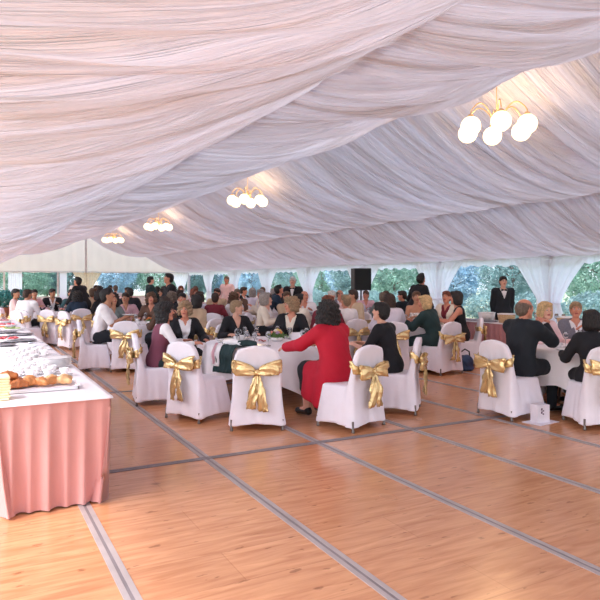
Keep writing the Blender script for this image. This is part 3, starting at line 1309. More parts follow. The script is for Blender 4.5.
def hand_proto(curl):
    F = Field((-.085, -.04, -.10), (.06, .20, .045), 0.0045)
    F.cone((0, -.03, 0), .026, (0, .012, 0), .025, .01, 0.72, (0, 0, 1))
    F.ell((0, .050, 0), (.040, .050, .0155), .02)
    for x, L in ((-.029, .070), (-.010, .080), (.010, .075), (.028, .058)):
        p = np.array((x, .082 - abs(x) * .15, 0.0))
        a = R(curl * 0.5)
        for k, (fr, r0, r1) in enumerate(((.45, .0095, .0088), (.30, .0088, .008), (.25, .008, .0068))):
            q = p + L * fr * np.array((x * 0.9, math.cos(a), -math.sin(a)))
            F.cone(p, r0, q, r1, .003)
            p = q
            a += R(curl)
    F.cone((-.026, .022, -.002), .013, (-.052, .055, -.012), .0105, .01)
    F.cone((-.052, .055, -.012), .0105, (-.056, .088, -.022), .008, .003)
    V, Q = F.skin()
    return V, Q, np.zeros(len(Q), int)


HEADS = {True: head_proto(True), False: head_proto(False)}
HANDS = {'relax': hand_proto(22), 'hold': hand_proto(52)}


def hair_mesh(style):
    F = Field((-.17, -.20, -.36), (.17, .16, .20), 0.0075)
    bump = 0.003
    if style in ('short', 'crop'):
        F.ell((0, -.020, .042), (.086, .103, .090), 0)
        F.ell((0, -.055, -.02), (.075, .066, .075), .03)
        F.ell((0, .055, .088), (.060, .040, .030), .02)
        F.ell((0, .125, -.030), (.085, .085, .088), .01, cut=True)
        for s in (-1, 1):
            F.ell((s * .085, .030, -.05), (.030, .055, .062), .01, cut=True)
    elif style == 'balding':
        F.ell((0, -.022, .020), (.084, .100, .080), 0)
        F.ell((0, -.055, -.02), (.074, .064, .070), .03)
        F.ell((0, .055, .095), (.066, .105, .062), .01, cut=True)
        F.ell((0, .110, -.010), (.095, .075, .12), .01, cut=True)
        for s in (-1, 1):
            F.ell((s * .085, .035, -.05), (.030, .055, .05), .01, cut=True)
    elif style == 'bob':
        F.ell((0, -.022, .040), (.098, .113, .100), 0)
        for s in (-1, 1):
            F.ell((s * .072, -.020, -.050), (.034, .070, .080), .03)
        F.ell((0, -.070, -.050), (.085, .060, .085), .03)
        F.ell((0, .062, .092), (.070, .042, .030), .02)
        F.ell((0, .115, -.048), (.058, .075, .112), .015, cut=True)
    elif style == 'curly':
        F.ell((0, -.025, .045), (.112, .122, .112), 0)
        for s in (-1, 1):
            F.ell((s * .080, -.015, -.030), (.045, .072, .070), .03)
        F.ell((0, -.080, -.040), (.090, .060, .085), .03)
        F.ell((0, .060, .095), (.080, .048, .040), .02)
        F.ell((0, .122, -.040), (.062, .075, .108), .015, cut=True)
        bump = 0.010
    elif style == 'big':
        F.ell((0, -.030, .045), (.125, .135, .118), 0)
        for s in (-1, 1):
            F.ell((s * .090, -.03, -.060), (.055, .085, .10), .03)
        F.ell((0, -.085, -.080), (.11, .070, .125), .03)
        F.ell((0, .062, .095), (.085, .048, .040), .02)
        F.ell((0, .125, -.045), (.062, .075, .115), .015, cut=True)
        bump = 0.009
    elif style == 'long':
        F.ell((0, -.024, .040), (.094, .112, .098), 0)
        for s in (-1, 1):
            F.cone((s * .070, -.02, 0), .036, (s * .074, -.025, -.15), .030, .03)
        F.cone((0, -.07, 0), .075, (0, -.085, -.22), .060, .03, .6)
        F.ell((0, .060, .090), (.066, .040, .030), .02)
        F.ell((0, .118, -.050), (.056, .075, .118), .015, cut=True)
    elif style == 'bun':
        F.ell((0, -.022, .038), (.086, .104, .090), 0)
        F.ell((0, -.060, -.015), (.074, .062, .068), .03)
        F.ell((0, -.125, .045), (.050, .045, .048), .015)
        F.ell((0, .055, .086), (.060, .038, .028), .02)
        F.ell((0, .125, -.030), (.080, .085, .090), .01, cut=True)
    V, Q = F.skin()
    V = relax(V, Q, 1)
    a = np.arctan2(V[:, 0], V[:, 1])
    n = V / (np.linalg.norm(V, axis=1)[:, None] + 1e-6)
    if bump > 0.005:
        d = np.sin(V[:, 0] * 130 + np.sin(V[:, 2] * 60) * 2) * np.sin(V[:, 1] * 120 + 1) + 0.8 * np.sin(V[:, 2] * 110 + V[:, 0] * 40)
    else:
        d = np.sin(a * 34 + np.sin(V[:, 2] * 40) * 1.5) + 0.6 * np.sin(a * 61 + V[:, 2] * 30)
    V = V + n * (d * bump)[:, None]
    return mesh_np('hair_' + style, V, Q)


HAIRS = {}


def hair_of(style):
    if style not in HAIRS:
        me = hair_mesh(style)
        me.materials.append(mat('hair_black', (30, 26, 26), 0.5))
        HAIRS[style] = me
    return HAIRS[style]


def hm(name, rgb):
    return mat('hair_' + name, rgb, 0.5, var=0.3, scale=45, bump=0.5, bscale=120)


HAIRM = {'black': hm('black', (32, 27, 27)), 'dark': hm('dark_brown', (58, 40, 32)), 'brown': hm('brown', (96, 68, 50)),
         'red': hm('auburn', (120, 62, 42)), 'blond': hm('blond', (205, 172, 125)), 'ash': hm('ash_blond', (158, 130, 100)),
         'grey': hm('grey', (160, 150, 145)), 'white': hm('white', (220, 216, 212)), 'greybr': hm('grey_brown', (112, 96, 84))}
SKINM = [mat('skin_fair', (226, 172, 148), 0.5, var=0.05, scale=20), mat('skin_ruddy', (212, 142, 116), 0.5, var=0.06, scale=20),
         mat('skin_tan', (190, 135, 105), 0.5, var=0.05, scale=20)]
EYEW = mat('eye_white', (196, 180, 172), 0.4)
EYED = mat('eye_dark', (40, 30, 26), 0.2)
LIPS = mat('lips', (178, 84, 80), 0.45)
FAB = {
    'white': mat('white_cotton', (238, 234, 236), 0.85, bump=0.2, bscale=30), 'black': mat('black_wool', (24, 24, 30), 0.85, bump=0.2, bscale=60),
    'navy': mat('dark_suit_wool', (26, 32, 40), 0.85, bump=0.2, bscale=60), 'red': mat('crimson_wool', (186, 12, 44), 0.8, var=0.05, bump=0.25, bscale=14),
    'plum': mat('plum_knit', (122, 66, 84), 0.9), 'pinkw': mat('pale_pink_cotton', (236, 200, 200), 0.85), 'green': mat('dark_green_wool', (30, 54, 56), 0.85, bump=0.2, bscale=50),
    'blue': mat('dark_blue_cloth', (28, 46, 66), 0.8), 'beige': mat('beige_cloth', (206, 180, 150), 0.85), 'grey': mat('grey_tweed', (120, 120, 132), 0.9, var=0.25, scale=90),
    'cream': mat('cream_cloth', (232, 220, 204), 0.85), 'greyt': mat('grey_tee', (120, 130, 128), 0.85), 'lilac': mat('pale_lilac_shawl', (214, 206, 220), 0.9),
    'floral': mat('floral_print', (214, 206, 204), 0.8, var=0.5, scale=34), 'jeans': mat('denim', (38, 56, 92), 0.85, var=0.2), 'brownc': mat('brown_cloth', (104, 76, 62), 0.85),
    'teal': mat('dull_teal_cloth', (64, 100, 106), 0.85), 'wine': mat('wine_cloth', (120, 36, 50), 0.85), 'stripe': mat('pink_stripe_cloth', (222, 176, 184), 0.85),
}
SHOE = mat('black_leather', (22, 20, 20), 0.3)


def ik(S, T, l1, l2, pole):
    S, T = np.array(S, float), np.array(T, float)
    d = T - S
    L = np.linalg.norm(d)
    m = (l1 + l2) * 0.985
    if L > m:
        T = S + d / L * m
        d = T - S
        L = m
    a = (l1 * l1 - l2 * l2 + L * L) / (2 * L)
    h = math.sqrt(max(l1 * l1 - a * a, 1e-6))
    u = d / L
    p = np.array(pole, float)
    p = p - u * (p @ u)
    p /= np.linalg.norm(p)
    return S + u * a + p * h, T


class Pose:
    def __init__(s, stand=False, lean=0, side=0, twist=0, rh=(.22, .34, .66), lh=(-.22, .34, .66), head=(0, 0, 0), female=True, build=1.0,
                 hands='relax', rpole=(.6, -.3, -1), lpole=(-.6, -.3, -1), stoop=0):
        s.f, s.b, s.hands, s.stand = female, build, hands, stand
        s.P = np.array((0, 0, .96 if stand else .575))
        L = R(lean)
        s.up = np.array((math.sin(R(side)), math.sin(L), math.cos(L)))
        s.up /= np.linalg.norm(s.up)
        tw = R(twist)
        sd = np.array((math.cos(tw), math.sin(tw), 0.0))
        sd -= s.up * (sd @ s.up)
        s.sd = sd / np.linalg.norm(sd)
        s.fw = np.cross(s.up, s.sd)
        s.N = s.P + s.up * .50
        hu = s.up * 0.45 + np.array((0, 0, .55)) + s.fw * 0.16
        hu /= np.linalg.norm(hu)
        s.H = s.N + hu * .165
        # head frame
        yaw, pit, rol = (R(v) for v in head)
        s.HM = Matrix.Translation(Vector(s.H)) @ Matrix.Rotation(math.atan2(sd[1], sd[0]) + yaw, 4, 'Z') @ Matrix.Rotation(-pit, 4, 'X') @ Matrix.Rotation(rol, 4, 'Y')
        w = .165 if female else .19
        s.S = {1: s.N - s.up * .055 + s.sd * w, -1: s.N - s.up * .055 - s.sd * w}
        s.E, s.W = {}, {}
        s.E[1], s.W[1] = ik(s.S[1], rh, .29, .26, rpole)
        s.E[-1], s.W[-1] = ik(s.S[-1], lh, .29, .26, lpole)
        s.K, s.A, s.T, s.HP = {}, {}, {}, {}
        for q in (1, -1):
            if stand:
                s.HP[q] = (q * .085, 0, .90)
                s.K[q] = (q * .10, .02 + stoop * .1, .49)
                s.A[q] = (q * .11, -.02, .08)
                s.T[q] = (q * .13, .13, .04)
            else:
                s.HP[q] = (q * .09, .02, .555)
                s.K[q] = (q * .12, .43, .54)
                s.A[q] = (q * .12, .42, .09)
                s.T[q] = (q * .14, .56, .045)

    def pt(s, h, w=0.0, v=0.0):
        return s.P + s.up * h + s.sd * w + s.fw * v

    def torso(s, F, o, lo=True):
        b = s.b
        f = s.f
        if lo:
            F.cone(s.pt(-.02, -.06), .115 * b + o, s.pt(-.02, .06), .115 * b + o, 0, .85, s.fw)
        wr, cr = (.112, .130) if f else (.128, .145)
        F.cone(s.pt(.03), (.150 if f else .145) * b + o, s.pt(.20), wr * b + o, .04, .74, s.fw)
        F.cone(s.pt(.20), wr * b + o, s.pt(.36), cr * b + o, .04, .72, s.fw)
        F.cone(s.pt(.33, -.045), .105 * b + o, s.pt(.33, .045), .105 * b + o, .04, .85, s.fw)
        w = (.125 if f else .145)
        F.cone(s.pt(.438, -w, -.005), .055 + o, s.pt(.438, w, -.005), .055 + o, .05, .85, s.fw)
        F.cone(s.pt(.44, 0, -.01), .075 + o, s.pt(.475, 0, -.01), .058 + o * .6, .04)
        if f:
            for q in (-1, 1):
                F.ell(s.pt(.315, q * .066, .085), (.052 + o, .050 + o, .052 + o), .03)

    def arm(s, F, q, o, upto=2.0, k=.02):
        S, E, W = s.S[q], s.E[q], s.W[q]
        b = (s.b + 1) / 2 * (.92 if s.f else 1.0)
        if upto > 0:
            t = min(1, upto)
            F.cone(S, .053 * b + o, S + (E - S) * t, (.053 - .013 * t) * b + o, k + .015)
        if upto > 1:
            t = min(1, upto - 1)
            F.cone(E, .041 * b + o, E + (W - E) * t, (.041 - .015 * t) * b + o, k)

    def leg(s, F, q, o, shin=1.0):
        b = s.b
        F.cone(s.HP[q], .092 * b + o, s.K[q], .062 * b + o, .04)
        K, A = np.array(s.K[q]), np.array(s.A[q])
        F.cone(K, .058 * b + o, K + (A - K) * shin, (.056 + (.038 - .056) * shin) * b + o, .02)

    def box(s):
        P = [s.P, s.N, s.H] + list(s.E.values()) + list(s.W.values()) + [np.array(v) for d in (s.K, s.A, s.T) for v in d.values()]
        P = np.array(P)
        return P.min(0) - .24, P.max(0) + .24


def strip(V, keep):
    pass


def body_mesh(ps, h):
    lo, hi = ps.box()
    lo[2] = 0
    F = Field(lo, hi, h)
    ps.torso(F, 0)
    for q in (1, -1):
        ps.arm(F, q, 0)
        ps.leg(F, q, 0)
        F.cone(ps.A[q], .036, ps.T[q], .030, .02)
    nb = ps.HM @ Vector((0, -.034, -.17))
    F.cone(ps.N - ps.up * .02, .058, np.array(nb), .052, .03)
    V, Q = F.skin()
    V = relax(V, Q, 1)
    Vs, Qs, Ms = [V], [Q], [np.zeros(len(Q), int)]
    n = len(V)
    hv, hq, hmi = HEADS[ps.f]
    M = np.array(ps.HM)
    Vs.append(hv @ M[:3, :3].T + M[:3, 3])
    Qs.append(hq + n)
    Ms.append(hmi)
    n += len(hv)
    for q in (1, -1):
        hv, hq, hi_ = HANDS[ps.hands]
        d = ps.W[q] - ps.E[q]
        y = Vector(d).normalized()
        y = (y + Vector((0, 0, 0.0))).normalized()
        z = Vector((0, 0, 1)) + Vector((q * .45, 0, 0))
        if abs(y.z) > .8:
            z = Vector((q * 1.0, 0.2, 0))
        x = y.cross(z).normalized()
        z = x.cross(y)
        Rm = np.array(((x.x, y.x, z.x), (x.y, y.y, z.y), (x.z, y.z, z.z)))
        v = hv.copy()
        qq = hq
        if q < 0:
            v[:, 0] *= -1
            qq = hq[:, ::-1]
        if ps.f:
            v = v * .92
        Vs.append(v @ Rm.T + ps.W[q])
        Qs.append(qq + n)
        Ms.append(hi_)
        n += len(hv)
    return np.concatenate(Vs), np.concatenate(Qs), np.concatenate(Ms)


def garment(ps, h, kind, o=.012, sleeve=2.0, vneck=None, top=None, hem=None, flare=0.0, open_front=False):
    lo, hi = ps.box()
    lo[2] = 0
    F = Field(lo, hi, h)
    s = tuple(slice(0, n) for n in F.n)
    if kind == 'top':
        ps.torso(F, o)
        if sleeve > 0:
            for q in (1, -1):
                ps.arm(F, q, o * 1.05, sleeve, .03)
        if hem == 'skirted':
            # long coat falling over the seat and thighs
            for q in (1, -1):
                K = np.array(ps.K[q])
                H = np.array(ps.HP[q])
                F.cone(H, .105 + o, H + (K - H) * .75, .085 + o, .05)
            F.cone(ps.pt(-.02, -.05), .150, ps.pt(.34, -.04), .130, .05, .85, ps.fw)
            F.cone(ps.pt(-.02, .05), .150, ps.pt(.34, .04), .130, .05, .85, ps.fw)
            if not ps.stand:
                for q in range(9):
                    y = -.02 + .040 * q
                    F.cone((-.19, y, .50), .052, (-.235 - .02 * math.sin(q * 1.4), y * 1.1 + .02, .20 + .012 * q), .034, .055)
                    F.cone((.19, y, .50), .050, (.225, y * 1.1, .34), .030, .055)
        X, Y, Z = F.grid(s)
        px, py, pz = X - ps.P[0], Y - ps.P[1], Z - ps.P[2]
        hh = px * ps.up[0] + py * ps.up[1] + pz * ps.up[2]
        ww = px * ps.sd[0] + py * ps.sd[1] + pz * ps.sd[2]
        vv = px * ps.fw[0] + py * ps.fw[1] + pz * ps.fw[2]
        if vneck is not None:
            C = np.maximum(.02 - vv, np.abs(ww) - (.36 if vneck > .25 else .24) * (hh - vneck))
            F.f = np.maximum(F.f, -C * .9)
        # round neck opening
        C = np.sqrt(ww ** 2 + (vv - .015) ** 2 + (hh - .535) ** 2) - .072
        F.f = np.maximum(F.f, -C)
        if top is not None:
            arm_free = np.abs(ww) > 9
            F.f = np.maximum(F.f, np.where(arm_free, -1, hh - top))
        if sleeve == 0:
            C = .135 - .0 * hh - np.abs(ww)
            F.f = np.maximum(F.f, np.where(hh > .36, -C, -1))
        F.f = np.maximum(F.f, -(hh + (.12 if not ps.stand else .14)) if hem != 'skirted' else -(Z - .15))
    elif kind == 'trousers':
        ps_lo = F
        F.cone(ps.pt(-.02, -.06), .118 * ps.b + o, ps.pt(-.02, .06), .118 * ps.b + o, 0, .85, ps.fw)
        F.cone(ps.pt(.0), .150 * ps.b + o, ps.pt(.10), .135 * ps.b + o, .04, .76, ps.fw)
        for q in (1, -1):
            ps.leg(F, q, o, 1.0)
    elif kind == 'skirt':
        F.cone(ps.pt(-.02, -.06), .118 * ps.b + o, ps.pt(-.02, .06), .118 * ps.b + o, 0, .85, ps.fw)
        F.cone(ps.pt(.0), .150 * ps.b + o, ps.pt(.10), .130 * ps.b + o, .04, .76, ps.fw)
        for q in (1, -1):
            H, K, A = (np.array(d[q]) for d in (ps.HP, ps.K, ps.A))
            F.cone(H, .10 + o, K, .075 + o, .09)
            F.cone(K, .078 + o, K + (A - K) * .45, .075 + o, .09)
            F.cone((H + K) / 2 * np.array((.3, 1, 1)), .07, K * np.array((.3, 1, 1)), .06, .09)
    elif kind == 'apron':
        pass
    V, Q = F.skin()
    V = relax(V, Q, 1)
    w = wob((V[:, 0] * 22, V[:, 1] * 22, V[:, 2] * 17), 2.0)
    c = V.mean(0)
    n = V - c
    n /= np.linalg.norm(n, axis=1)[:, None]
    V = V + n * (w * .0035)[:, None]
    return mesh_np(kind, V, Q)


def set_slot(o, i, m):
    o.material_slots[i].link = 'OBJECT'
    o.material_slots[i].material = m


def make_person(label, p, rz, ps, tops, bottom=('trousers', 'navy'), hair=('short', 'black'), skin=0, h=.0115, scale=1.0, group=None, z=0.0,
                extras=None, tie=None):
    """tops: list of dicts(name, fab, ...) from the inner to the outer garment"""
    root = thing('person', label, 'person', (p.x, p.y, z), rz, group)
    root.scale = (scale,) * 3
    V, Q, M = body_mesh(ps, h)
    b = link_mesh('body', mesh_np('body', V, Q, M), [SKINM[0], EYEW, EYED, LIPS, HAIRM['dark']], root)
    set_slot(b, 0, SKINM[skin])
    set_slot(b, 4, HAIRM[hair[1]])
    hr = bpy.data.objects.new('hair', hair_of(hair[0]))
    col.objects.link(hr)
    hr.parent = root
    hr.matrix_local = ps.HM
    set_slot(hr, 0, HAIRM[hair[1]])
    for t in tops:
        t = dict(t)
        nm, fb = t.pop('name'), t.pop('fab')
        g = link_mesh(nm, garment(ps, h, 'top', **t), FAB[fb], root)
        set_slot(g, 0, FAB[fb])
    if bottom:
        g = link_mesh(bottom[0], garment(ps, h * 1.2, bottom[0], .012), FAB[bottom[1]], root)
        set_slot(g, 0, FAB[bottom[1]])
    for q in (1, -1):
        F = Field(np.array(ps.A[q]) - .12, np.array(ps.T[q]) + .16, .012)
        A, T = np.array(ps.A[q]), np.array(ps.T[q])
        F.cone(A - (0, .03, .035), .040, T + (0, 0.02, 0), .038, 0)
        F.cone(A - (0, .02, .02), .042, A + (0, 0, .01), .040, .02)
        X, Y, Z = F.grid(tuple(slice(0, n) for n in F.n))
        F.f = np.maximum(F.f, .004 - Z).astype(np.float32)
        v, qd = F.skin()
        link_mesh('shoe', mesh_np('shoe', v, qd), SHOE, root)
    if tie:
        c = Vector(ps.pt(.475, 0, .085))
        M = Matrix.Translation(c)
        bm = bmesh.new()
        for sd in (-1, 1):
            r = bmesh.ops.create_cone(bm, segments=12, radius1=.030, radius2=.008, depth=.055, cap_ends=True)
            bmesh.ops.rotate(bm, verts=r['verts'], matrix=Matrix.Rotation(R(90) * -sd, 3, 'Y'))
            for v in r['verts']:
                v.co.x += -sd * .0 + sd * .032
                v.co.y *= .45
        bmesh.ops.create_uvsphere(bm, u_segments=8, v_segments=6, radius=.012)
        for v in bm.verts:
            v.co = M @ v.co
        bmo('bow_tie', bm, FAB['black'], root, True)
    return root


def on_chair(c, fwd=0.03, side=0.0):
    a = c.rotation_euler.z
    return Vector((c.location.x - math.sin(a) * fwd + math.cos(a) * side, c.location.y + math.cos(a) * fwd + math.sin(a) * side, 0))


def aim(p, q, turn=0):
    return facing(p, q, turn)


def jk(fab, v=.12, sleeve=1.92, o=.028, name='jacket', **k):
    return dict(name=name, fab=fab, vneck=v, sleeve=sleeve, o=o, **k)


def sh(fab, sleeve=1.9, o=.012, name='shirt', v=.36, **k):
    return dict(name=name, fab=fab, vneck=v, sleeve=sleeve, o=o, **k)


# --- front table
pp = on_chair(CH['red'], .22, .04)
make_person('woman in a long crimson coat seen from behind, leaning over the front table', pp, aim(pp, T1, 8),
            Pose(lean=16, rh=(.16, .52, .80), lh=(-.30, .60, .80), head=(-20, -6, 0), build=1.16),
            [dict(name='coat', fab='red', sleeve=1.95, o=.030, hem='skirted', vneck=.30)], ('skirt', 'black'), ('big', 'black'), 0, scale=1.02)
pp = on_chair(CH['black'], .05, 0)
make_person('short-haired woman in a black short-sleeved top, in profile beside the crimson coat', pp, aim(pp, T1, -4),
            Pose(lean=14, rh=(.10, .50, .80), lh=(-.16, .46, .80), head=(0, -8, 0), build=.98),
            [sh('black', 1.1, .016, 'top', .42)], ('trousers', 'black'), ('short', 'black'), 0, scale=1.0)
pp = on_chair(CH['vest'], .0, 0)
make_person('person with big black hair, plum vest and white shirt, at the front table', pp, aim(pp, T1, 12),
            Pose(lean=12, rh=(.26, .46, .80), lh=(-.20, .45, .80), head=(-35, -8, 0), female=True, build=1.0),
            [sh('white', 1.9, .014), jk('plum', .20, .0, .024, 'vest')], ('trousers', 'green'), ('big', 'black'), 1, scale=.97)


def seat_at(table, bearing, dist, turn=0):
    p = spot(bearing, dist)
    return p, aim(p, table, turn)


def back_chair(p, rz, label, proto=None):
    q = Vector((p.x + math.sin(rz) * 0.03, p.y - math.cos(rz) * 0.03, 0))
    return place_chair(q, rz, label, proto or base_ch)


pp, rz = seat_at(T1, 184, 9.6, -38)
make_person('laughing woman with grey-blonde hair, black blazer and white top', pp, rz,
            Pose(lean=5, rh=(.20, .38, .76), lh=(-.30, .34, .76), head=(-22, 2, 0), build=1.05),
            [sh('white', 1.9, .014, 'top', .40), jk('black', .06)], ('skirt', 'black'), ('curly', 'ash'), 1, scale=.95)
back_chair(pp, rz, 'white covered chair under the laughing woman in black blazer')
pp, rz = seat_at(T1, 235, 10.15, 0)
make_person('woman with short swept fair hair in a black open-collared shirt, turned to her left neighbour', pp, rz,
            Pose(lean=8, rh=(.24, .38, .80), lh=(-.26, .38, .80), head=(62, 0, 0), build=1.08),
            [dict(name='shirt', fab='black', vneck=.30, sleeve=1.9, o=.020)], ('trousers', 'black'), ('short', 'ash'), 0, scale=.96)
back_chair(pp, rz, 'white covered chair under the woman in black open-collared shirt')
pp, rz = seat_at(T1, 292, 10.05, 0)
make_person('woman with curly ash-blonde hair, black blazer and cream top, facing left', pp, rz,
            Pose(lean=6, rh=(.22, .38, .76), lh=(-.24, .38, .76), head=(-55, 0, 0), build=1.0),
            [sh('cream', 1.9, .014, 'top', .38), jk('black', .10)], ('skirt', 'black'), ('curly', 'ash'), 1, scale=.99)
back_chair(pp, rz, 'white covered chair under the curly-haired woman in black blazer')

# --- right table
pp = on_chair(CH['man'], .14, .0)
make_person('balding man with grey-brown hair in a dark suit, hands raised before his face', pp, CH['man'].rotation_euler.z + R(4),
            Pose(lean=7, rh=(.05, .36, 1.05), lh=(-.02, .38, 1.03), head=(-14, 0, 0), female=False, build=1.15, hands='hold',
                 rpole=(.8, -.1, -1), lpole=(-.8, -.1, -1)),
            [sh('white', 1.95, .012, 'shirt', .40), jk('navy', .12, 1.9, .030)], ('trousers', 'navy'), ('balding', 'greybr'), 1, scale=1.03)
pp = on_chair(CH['dark'], .05)
make_person('dark-haired woman in black top seen from behind at the right edge', pp, CH['dark'].rotation_euler.z + R(-4),
            Pose(lean=8, rh=(.24, .40, .80), lh=(-.24, .40, .80), head=(8, 0, 0), build=1.12),
            [sh('black', 1.9, .020, 'top', .42)], ('skirt', 'black'), ('bob', 'black'), 0, scale=.94)
pp, rz = seat_at(T3, 574, 9.05, 0)
make_person('older woman with short fair hair in a grey tweed jacket, facing across the right table', pp, rz,
            Pose(lean=8, rh=(.05, .36, .96), lh=(-.20, .38, .80), head=(-8, -6, 0), build=1.05),
            [sh('white', 1.9, .014, 'blouse', .40), jk('grey', .10)], ('skirt', 'grey'), ('short', 'ash'), 1, scale=.97)
back_chair(pp, rz, 'white covered chair under the woman in grey tweed jacket')
pp, rz = seat_at(T3, 541, 8.75, 0)
make_person('blonde woman partly hidden behind the balding man in dark suit', pp, rz,
            Pose(lean=6, rh=(.20, .36, .80), lh=(-.20, .36, .80), head=(-15, 0, 0)),
            [sh('pinkw', 1.9, .018, 'blouse', .38)], ('skirt', 'grey'), ('bob', 'blond'), 0, scale=.97)
back_chair(pp, rz, 'white covered chair under the blonde woman hidden by the balding man')

# --- middle right table
pp = on_chair(CH['coat'], .08)
make_person('blonde woman in a dark green coat leaning left to her neighbour', pp, CH['coat'].rotation_euler.z + R(14),
            Pose(lean=18, side=-6, rh=(.10, .50, .86), lh=(-.14, .56, .86), head=(30, 0, 0), build=1.18),
            [dict(name='coat', fab='green', sleeve=1.9, o=.030, vneck=.30)], ('skirt', 'green'), ('bob', 'blond'), 1, scale=1.02)
pp = on_chair(CH['blackdress'], .06)
make_person('bare-armed woman with black bobbed hair in a sleeveless black dress, facing left', pp, CH['blackdress'].rotation_euler.z,
            Pose(lean=10, rh=(.10, .46, .84), lh=(-.10, .48, .84), head=(0, -4, 0)),
            [dict(name='dress', fab='black', sleeve=0, o=.012, vneck=.40)], ('skirt', 'black'), ('bob', 'black'), 1, scale=1.05)
pp, rz = seat_at(T4, 417, 13.0, 0)
make_person('woman in a strapless floral dress and thin necklace, resting on the middle right table', pp, rz,
            Pose(lean=6, rh=(.05, .34, .84), lh=(-.16, .36, .84), head=(18, 0, 0)),
            [dict(name='dress', fab='floral', sleeve=0, o=.010, top=.36)], ('skirt', 'floral'), ('bun', 'brown'), 2, scale=1.04)
back_chair(pp, rz, 'white covered chair under the woman in strapless floral dress')
pp, rz = seat_at(T4, 448, 12.9, 0)
make_person('woman with short reddish hair in a pale jacket behind the one in the black dress', pp, rz,
            Pose(lean=4, rh=(.20, .36, .80), lh=(-.20, .36, .80), head=(10, -5, 0)),
            [sh('wine', 1.9, .014, 'top', .38), jk('cream', .08)], ('skirt', 'grey'), ('short', 'red'), 1, scale=1.04)
back_chair(pp, rz, 'white covered chair under the woman with short reddish hair')
pp = on_chair(CH['shawl'], .06)
make_person('woman with smooth brown hair in a pale lilac shawl, seen from behind', pp, CH['shawl'].rotation_euler.z,
            Pose(lean=6, rh=(.22, .40, .80), lh=(-.22, .40, .80), head=(6, 0, 0), build=1.15),
            [dict(name='shawl', fab='lilac', sleeve=1.4, o=.035, vneck=.44)], ('skirt', 'grey'), ('bob', 'dark'), 0, scale=1.02)

# --- left
pp = on_chair(CH['tee'], .06)
make_person('young man in a white tee and dark trousers holding a plate, beside the buffet', pp, CH['tee'].rotation_euler.z + R(-6),
            Pose(lean=12, rh=(.08, .42, .86), lh=(-.05, .46, .86), head=(0, -14, 0), female=False, build=1.0, hands='hold'),
            [sh('white', .85, .020, 'tee_shirt', .44)], ('trousers', 'navy'), ('short', 'black'), 2, scale=1.10)

# --- serving staff and standing guests
pp = spot(503, 14.0)
make_person('waiter with black bow tie, dark vest and white shirt standing behind the serving table', pp, look(178),
            Pose(stand=True, rh=(.20, -.06, .86), lh=(-.20, -.06, .86), head=(0, -4, 0), female=False, build=.94, rpole=(.3, -1, -.3), lpole=(-.3, -1, -.3)),
            [sh('white', 1.95, .012, 'shirt', .44), jk('navy', .27, 1.9, .026)], ('trousers', 'black'), ('short', 'black'), 0, scale=.99, tie=True)
pp = spot(414, 14.3)
make_person('dark-clad waitress with black hair in a bun bending over a table', pp, look(-52),
            Pose(stand=True, lean=22, rh=(.18, .40, .95), lh=(-.36, .42, 1.02), head=(10, -28, 0)),
            [sh('black', 1.9, .020, 'shirt', .44)], ('trousers', 'black'), ('bun', 'black'), 1, scale=1.06)
pp = spot(293, 16.8)
make_person('fair-haired waiter in black waistcoat and bow tie at the middle windows', pp, look(170),
            Pose(stand=True, lean=4, rh=(.20, .30, 1.00), lh=(-.24, .20, .98), head=(0, -6, 0), female=False),
            [sh('white', 1.95, .012, 'shirt', .44), jk('black', .22, 1.9, .024)], ('trousers', 'black'), ('short', 'white'), 0, scale=1.0, tie=True)
pp = spot(172, 15.2)
make_person('tall dark-suited waiter with dark hair standing behind the laughing woman', pp, look(115),
            Pose(stand=True, lean=6, rh=(.16, .36, 1.0), lh=(-.16, .38, 1.0), head=(0, -12, 0), female=False, build=1.08),
            [jk('black', .40, 1.95, .026)], ('trousers', 'black'), ('short', 'black'), 1, scale=1.04)
pp = spot(150, 20.0)
make_person('dark-clad standing waiter left of the tall one, further back', pp, look(-60),
            Pose(stand=True, rh=(.16, .34, 1.0), lh=(-.22, .1, .9), head=(0, -6, 0), female=False),
            [jk('green', .40, 1.95, .026)], ('trousers', 'black'), ('short', 'black'), 0, scale=1.02, h=.015)
pp = spot(85, 17.9)
make_person('waiter in black leaning forward over the far left table by the cream curtain', pp, look(70),
            Pose(stand=True, lean=24, rh=(.14, .50, .95), lh=(-.14, .50, .95), head=(0, -20, 0), female=False),
            [jk('black', .40, 1.95, .026)], ('trousers', 'black'), ('short', 'black'), 1, scale=1.03, h=.015)
pp = spot(227, 21.5)
make_person('person in pale pink shirt standing at the window left of the middle', pp, look(150),
            Pose(stand=True, rh=(.24, .10, .95), lh=(-.24, .15, .95), head=(20, 0, 0), female=False, build=1.1),
            [sh('pinkw', 1.9, .025, 'shirt', .42)], ('trousers', 'grey'), ('short', 'greybr'), 1, scale=1.03, h=.015)
pp = spot(266, 14.6)
make_person('dark-clad person bending low over a table before the middle windows', pp, look(-70),
            Pose(stand=True, lean=34, rh=(.14, .50, .85), lh=(-.14, .50, .85), head=(0, -20, 0)),
            [sh('blue', 1.9, .022, 'top', .42)], ('trousers', 'navy'), ('short', 'black'), 1, scale=.93, h=.015)
pp = spot(76, 27.5)
make_person('distant person in a white shirt by the cream curtain', pp, look(190),
            Pose(stand=True, rh=(.24, .10, .95), lh=(-.24, .15, .95), head=(0, 0, 0), female=False),
            [sh('white', 1.9, .02, 'shirt', .42)], ('trousers', 'navy'), ('short', 'black'), 1, scale=.98, h=.018)


# ================================================================ the guests further back
def proto_person(ps, tops, bottom, hair, h=.016):
    return make_person('x', Vector((0, 0, 0)), 0, ps, tops, bottom, hair, 0, h=h)


